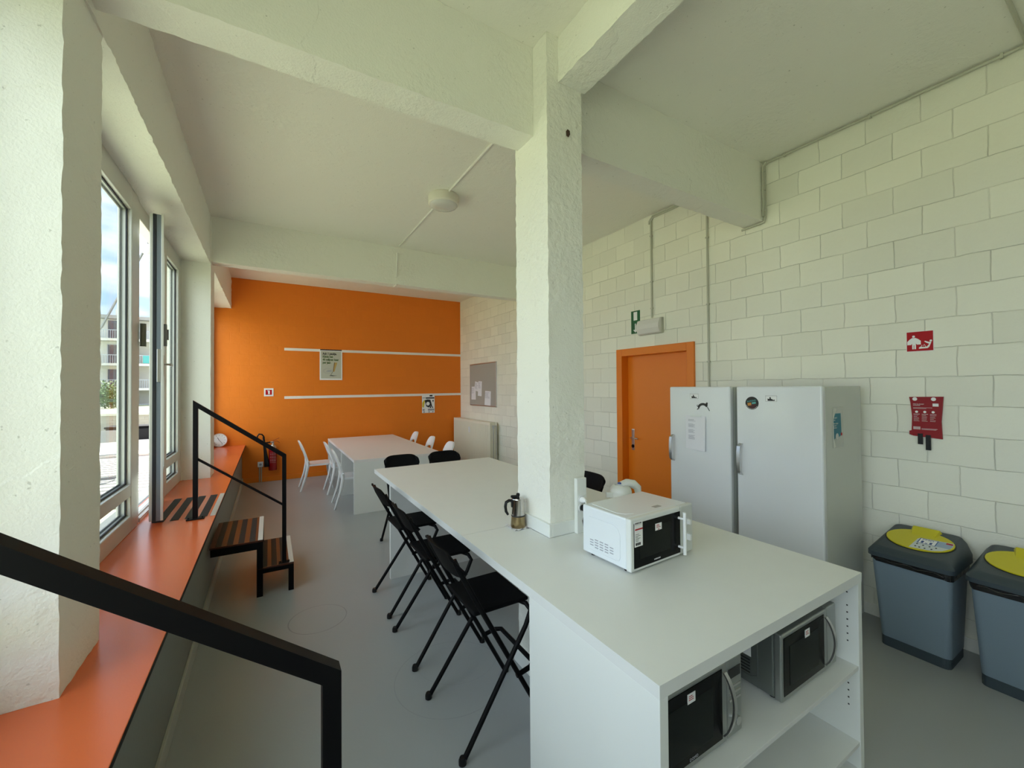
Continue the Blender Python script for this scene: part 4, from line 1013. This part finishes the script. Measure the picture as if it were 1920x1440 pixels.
f.prism([(.06, .29), (.10, .15), (.16, .12), (.20, .16), (.25, .12), (.20, .30), (.13, .31)], .011, .0115); f.prism([(.24, .28), (.28, .30), (.27, .24)], .011, .0115); f.lathe([(0, .011), (.02, .011), (.02, .0115), (0, .0115)], (.2, .13, 0), 12); f.lathe([(0, .011), (.015, .011), (.015, .0115), (0, .0115)], (.25, .125, 0), 12)
f.use(m_signwhite); f.lathe([(0, .0115), (.042, .0115), (.042, .012), (0, .012)], (.14, .21, 0), 20)
f.use(mat('poster_yellow', (.70, .55, .05), .5)); f.prism([(.005, .23), (.05, .30), (.07, .26), (.04, .12), (.005, .14)], .011, .0114)
f.use(m_greyink); f.box(.14, .29, .05, .095, .011, .0115); f.box(.015, .06, .05, .09, .011, .0115); f.use(m_ink)
for x in (.03, .15, .24): f.box(x, x+.035, .015, .03, .011, .0115)
f.build('print', None, t)
t = thing('fire_extinguisher_sign', 'small white-bordered red extinguisher sign on the orange wall', 'sign', (0, YB, 1.69)); T = W(t) @ onB(-.084, 1.612)
f = MB(T).use(m_signwhite); f.box(0, .155, 0, .152, .0, .006, .001); f.use(m_red); f.box(.025, .130, .028, .124, .006, .0065)
f.use(m_signwhite); f.box(.067, .095, .04, .105, .0065, .007, .0); f.box(.055, .095, .100, .112, .0065, .007); f.build('plate', None, t)
for x, lb in ((-.186, 'white wall socket under the hose of the fire extinguisher'), (3.607, 'white wall socket in the orange wall beside the radiator')):
    t = thing('wall_socket', lb, 'socket', (x, YB, .33)); T = W(t) @ onB(x, .285)
    f = MB(T); f.box(0, .09, 0, .095, 0, .03, .004); f.build('cover', m_chair, t)
    f = MB(T); f.lathe([(0, .0301), (.022, .0301), (.022, .031), (0, .031)], (.045, .047, 0), 16); f.build('socket_face', m_greyink, t)
    f = MB(T); f.tube([(.03, 0, .015), (.03, -.28, .015)], .009, 8); f.tube([(.06, 0, .015), (.06, -.28, .015)], .009, 8); f.build('riser_pipes', m_cond_w if x > 0 else m_cg, t)
# extinguisher
t = thing('fire_extinguisher', 'red fire extinguisher with black hose horn hung on the orange wall', 'fire extinguisher', (.06, 8.96, .22)); T = W(t)
m_er = mat('extinguisher_red', (.28, .004, .008), .25, coat=.3)
f = MB(T); f.lathe([(.0, .22), (.066, .222), (.07, .235), (.07, .60), (.066, .63), (.0, .632)], (.06, 8.965, 0), 28); f.build('cylinder', m_er, t)
f = MB(T); f.lathe([(.067, .625), (.055, .67), (.032, .70), (.022, .71), (.02, .735), (0, .735)], (.06, 8.965, 0), 28); f.build('shoulder', m_chrome, t)
f = MB(T); f.lathe([(.0, .73), (.022, .73), (.022, .765), (.0, .765)], (.06, 8.965, 0), 14); f.tube([(.06, 8.95, .75), (.02, 8.95, .75)], .012, 8); f.build('valve', m_chrome, t)
f = MB(T); f.bar((.05, 8.95, .77), (.165, 8.93, .822), .018, .006); f.bar((.06, 8.95, .76), (.13, 8.93, .765), .018, .006); f.bar((.13, 8.93, .765), (.17, 8.93, .735), .018, .006); f.build('levers', mat('lever_red', (.22, .005, .005), .4), t)
f = MB(T); f.tube([(.02, 8.94, .75), (-.05, 8.93, .745), (-.13, 8.93, .76), (-.185, 8.93, .81), (-.19, 8.93, .87), (-.16, 8.93, .915), (-.115, 8.93, .905), (-.09, 8.93, .87), (-.085, 8.93, .84)], .013, 10); f.build('hose', m_plastic, t)
f = MB(T); f.tube([(-.09, 8.93, .86), (-.075, 8.93, .70), (-.06, 8.93, .55), (-.035, 8.93, .33), (-.033, 8.93, .30)], [.017, .022, .028, .045, .046], 14); f.build('horn', m_plastic, t)
f = MB(T @ frame((.0, 8.893, .34), (1, 0, 0), (0, 0, 1))); 
for k in range(3):
    for q in range(7): f.box(.015+k*.033, .038+k*.033, .03+q*.03, .037+q*.03+.008*(q % 2), 0, .0025)
f.build('print', mat('print_pink', (.45, .16, .16), .5), t)
f = MB(T); f.box(.03, .09, 9.03, YB, .3, .62, .002); f.build('bracket', m_black, t)
# clock
t = thing('wall_clock', 'round white clock leaning against the orange wall on the ledge', 'clock', (-.77, 8.99, ZS)); 
fr = frame((0, 0, .121), (1, 0, 0), (0, .14, 1)); 
f = MB(fr); f.lathe([(.0, -.02), (.108, -.02), (.12, -.012), (.121, .006), (.114, .012), (.104, .008), (.104, .0)], seg=40); f.build('case', mat('clock_white', (.78, .70, .68), .35), t)
f = MB(fr); f.lathe([(0, .0), (.104, .0), (.104, .002), (0, .002)], seg=40); f.build('dial', m_signwhite, t)
f = MB(fr)
for k in range(12):
    a = k*PI/6; f.T = fr @ Matrix.Rotation(a, 4, 'Z'); f.box(-.003, .003, .08, .092, .002, .0026)
f.T = fr; f.build('hour_marks', m_ink, t)
f = MB(fr @ Matrix.Rotation(math.radians(-142), 4, 'Z')); f.box(-.0025, .0025, -.015, .082, .003, .004); f.build('minute_hand', m_ink, t)
f = MB(fr @ Matrix.Rotation(math.radians(28), 4, 'Z')); f.box(-.0035, .0035, -.01, .055, .0042, .0052); f.build('hour_hand', m_ink, t)

# ------------------------------------------------------------------ outside
m_grass = mat('lawn', (.27, .29, .19), .9, var=.3, vscale=6, bump=.5, bscale=80)
m_conc = mat('pale_concrete', (.60, .58, .52), .8, var=.1, bump=.2)
struct('ground_lawn', MB().box(-60, -1.06, -30, 100, -.6, -.02), m_grass)
struct('ground_kerb', MB().box(-1.6, -1.06, -30, 30, -.05, .06), m_conc)
tag(struct('ground_wall_base', MB().box(-1.25, -1.051, YN-.2, 9.3, -.1, .6), m_conc), None)
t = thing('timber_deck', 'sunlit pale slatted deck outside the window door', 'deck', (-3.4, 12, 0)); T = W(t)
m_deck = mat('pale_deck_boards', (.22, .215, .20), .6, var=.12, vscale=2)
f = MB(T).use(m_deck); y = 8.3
m_deckshade = mat('painted_deck_shade', (.03, .03, .03), .8)  # shadow stripes across the deck, painted as dark strips between the boards
m_gch = mat('garden_chair_plastic', (.30, .33, .35), .5)
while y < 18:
    f.use(m_deck).box(-6.5, -1.62, y, y+.20, .02, .10); f.use(m_deckshade).box(-6.5, -1.62, y+.20, y+.31, .02, .098); y += .31
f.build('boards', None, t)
MB(T).box(-6.5, -1.62, 13.6, 14.3, .10, .16, .01).build('crossbeam', m_conc, t)
t = thing('storage_box', 'black lidded box at the far end of the sunlit deck', 'box', (-3.9, 18.6, -.05)); 
MB().box(-.7, .7, -.35, .35, 0, .52, .03).build('body', m_plastic, t); MB().box(-.73, .73, -.38, .38, .52, .60, .03).build('lid', m_black, t)
# outdoor chair
t = thing('garden_chair', 'white plastic chair on the deck behind the window glass', 'chair', (-2.62, 10.5, .101), math.radians(8))
f = MB(); f.box(-.22, .22, -.02, .40, .42, .45, .015, 3); f.build('seat', m_gch, t)
f = MB(); n = 14; vs = []
for i in range(n+1):
    u = i/n*2-1; x = u*.24; yy = -.10-.05*(1-u*u)
    for zz, oy in ((.68, 0), (.90-.03*u**4, -.03)):
        vs.append((x, yy+oy, zz)); vs.append((x, yy+oy-.02, zz))
f.add(vs, [(4*i+a, 4*i+b_, 4*i+4+b_, 4*i+4+a) for i in range(n) for a, b_ in ((0, 2), (2, 3), (3, 1), (1, 0))]+[(0, 1, 3, 2), (4*n, 4*n+2, 4*n+3, 4*n+1)], True); f.build('backrest', m_gch, t)
for sx in (-1, 1):
    MB().tube([(sx*.23, -.11, .86), (sx*.225, -.05, .45), (sx*.24, -.12, 0)], .018, 8).build('leg', m_gch, t)
    MB().tube([(sx*.21, .38, .43), (sx*.235, .44, 0)], .018, 8).build('leg', m_gch, t)
# awning arm
t = thing('awning_arm', 'grey folding awning arm outside the window', 'awning', (-1.1, 5.6, 3.3)); T = W(t)
MB(T).bar((-1.09, 5.66, 3.33), (-1.62, 6.30, 2.46), .014, .02).build('upper_arm', mat('arm_grey', (.2, .21, .22), .4), t)
MB(T).bar((-1.62, 6.30, 2.46), (-2.6, 7.5, 1.5), .012, .016).build('lower_arm', mat('arm_grey', (.2, .21, .22), .4), t)
MB(T).tube([(-1.10, 5.68, 3.30), (-1.14, 5.74, 3.22)], .04, 12).build('elbow', m_chair, t)
# garden wall
t = thing('garden_wall', 'low pale brick wall beyond the deck', 'wall', (-5, 22, 0)); T = W(t)
m_gb = block_mat('pale_garden_brick', (.33, .31, .27), (0, 2), joint=.5, bw=.32, rh=.11)
f = MB(T); f.box(-16, -1.1, 22.0, 22.25, -.1, .74); f.build('brickwork', m_gb, t)
f = MB(T); f.box(-16, -1.1, 21.96, 22.29, .74, .84, .01); f.build('coping', m_conc, t)
# apartment block
ap = thing('apartment_block', 'white apartment block with balconies across the garden', 'building', (-15, 66, 0)); T = W(ap)
m_apt = mat('apartment_white', (.66, .64, .58), .8, var=.05); m_win = mat('apartment_window', (.05, .07, .10), .1); m_rail = mat('balcony_rail', (.42, .45, .48), .4, metal=.3)
m_teal = mat('teal_screen', (.08, .38, .36), .5)
MB(T).box(-46, 2, 66, 76, -3, 10.2).build('wall', m_apt, ap)
MB(T).box(-47, 3, 65.0, 76.5, 10.2, 10.6).build('roof', mat('roof_grey', (.30, .29, .27), .8), ap)
for k in range(6): MB(T).box(-40+k*8, -39.2+k*8, 67, 68, 10.6, 11.6).build('chimney', m_conc, ap)
for fl, z in enumerate((-.9, 2.0, 4.9, 7.8)):
    MB(T).box(-46, 2, 64.2, 66, z-.28, z, .0).build('balcony_slab', m_apt, ap)
    f = MB(T)
    for k in range(240):
        x = -46+k*.2
        f.box(x, x+.035, 64.22, 64.26, z, z+.95)
    f.box(-46, 2, 64.2, 64.28, z+.93, z+1.0); f.build('railing', m_rail, ap)
    for k in range(10):
        x = -44.6 + k*4.7
        fr_ = MB(T).box(x-.1, x+2.3, 65.93, 66.0, z+.05, z+2.35).build('window', m_apt if (k+fl) % 2 else m_rail, ap)
        MB(T).box(x, x+1.05, 65.88, 65.93, z+.1, z+2.25).build('pane', m_win, ap); MB(T).box(x+1.15, x+2.2, 65.88, 65.93, z+.1, z+2.25).build('pane', m_win, ap)
    for k in range(5):
        x = -42 + k*9.4; MB(T).box(x, x+.2, 64.4, 66, z, z+2.6).build('divider', m_apt, ap)
MB(T).box(-12.9, -11.2, 64.15, 64.2, 4.95, 5.85).build('balcony_screen', m_teal, ap)
def tree(label, x, y, z, s, seed):
    t = thing('tree', label, 'tree', (x, y, z)); random.seed(seed)
    MB().tube([(0, 0, 0), (.1*s, 0, 1.2*s), (0, .1*s, 2*s)], [.12*s, .09*s, .05*s], 8).build('trunk', mat('bark', (.12, .09, .06), .9), t)
    f = MB()
    for k in range(900):
        v = Vector((random.gauss(0, .5), random.gauss(0, .5), random.gauss(0, .45)))
        if v.length > 1.1: v *= 1.1/v.length
        p = v*s + Vector((0, 0, 2.2*s)); a = Vector((random.uniform(-1, 1), random.uniform(-1, 1), random.uniform(-1, 1))).normalized()*.11*s; c = a.orthogonal().normalized()*.07*s
        f.add([p-a, p+c, p+a, p-c], [(0, 1, 2, 3)])
    f.build('crown', mat('foliage', (.07, .13, .03), .7, var=.4, vscale=3), t)
tree('small green tree in front of the apartment balconies', -13.5, 55, -1.5, 1.3, 3)
tree('green shrub-like tree left in front of the apartments', -16.5, 56, -1.5, 1.5, 5)
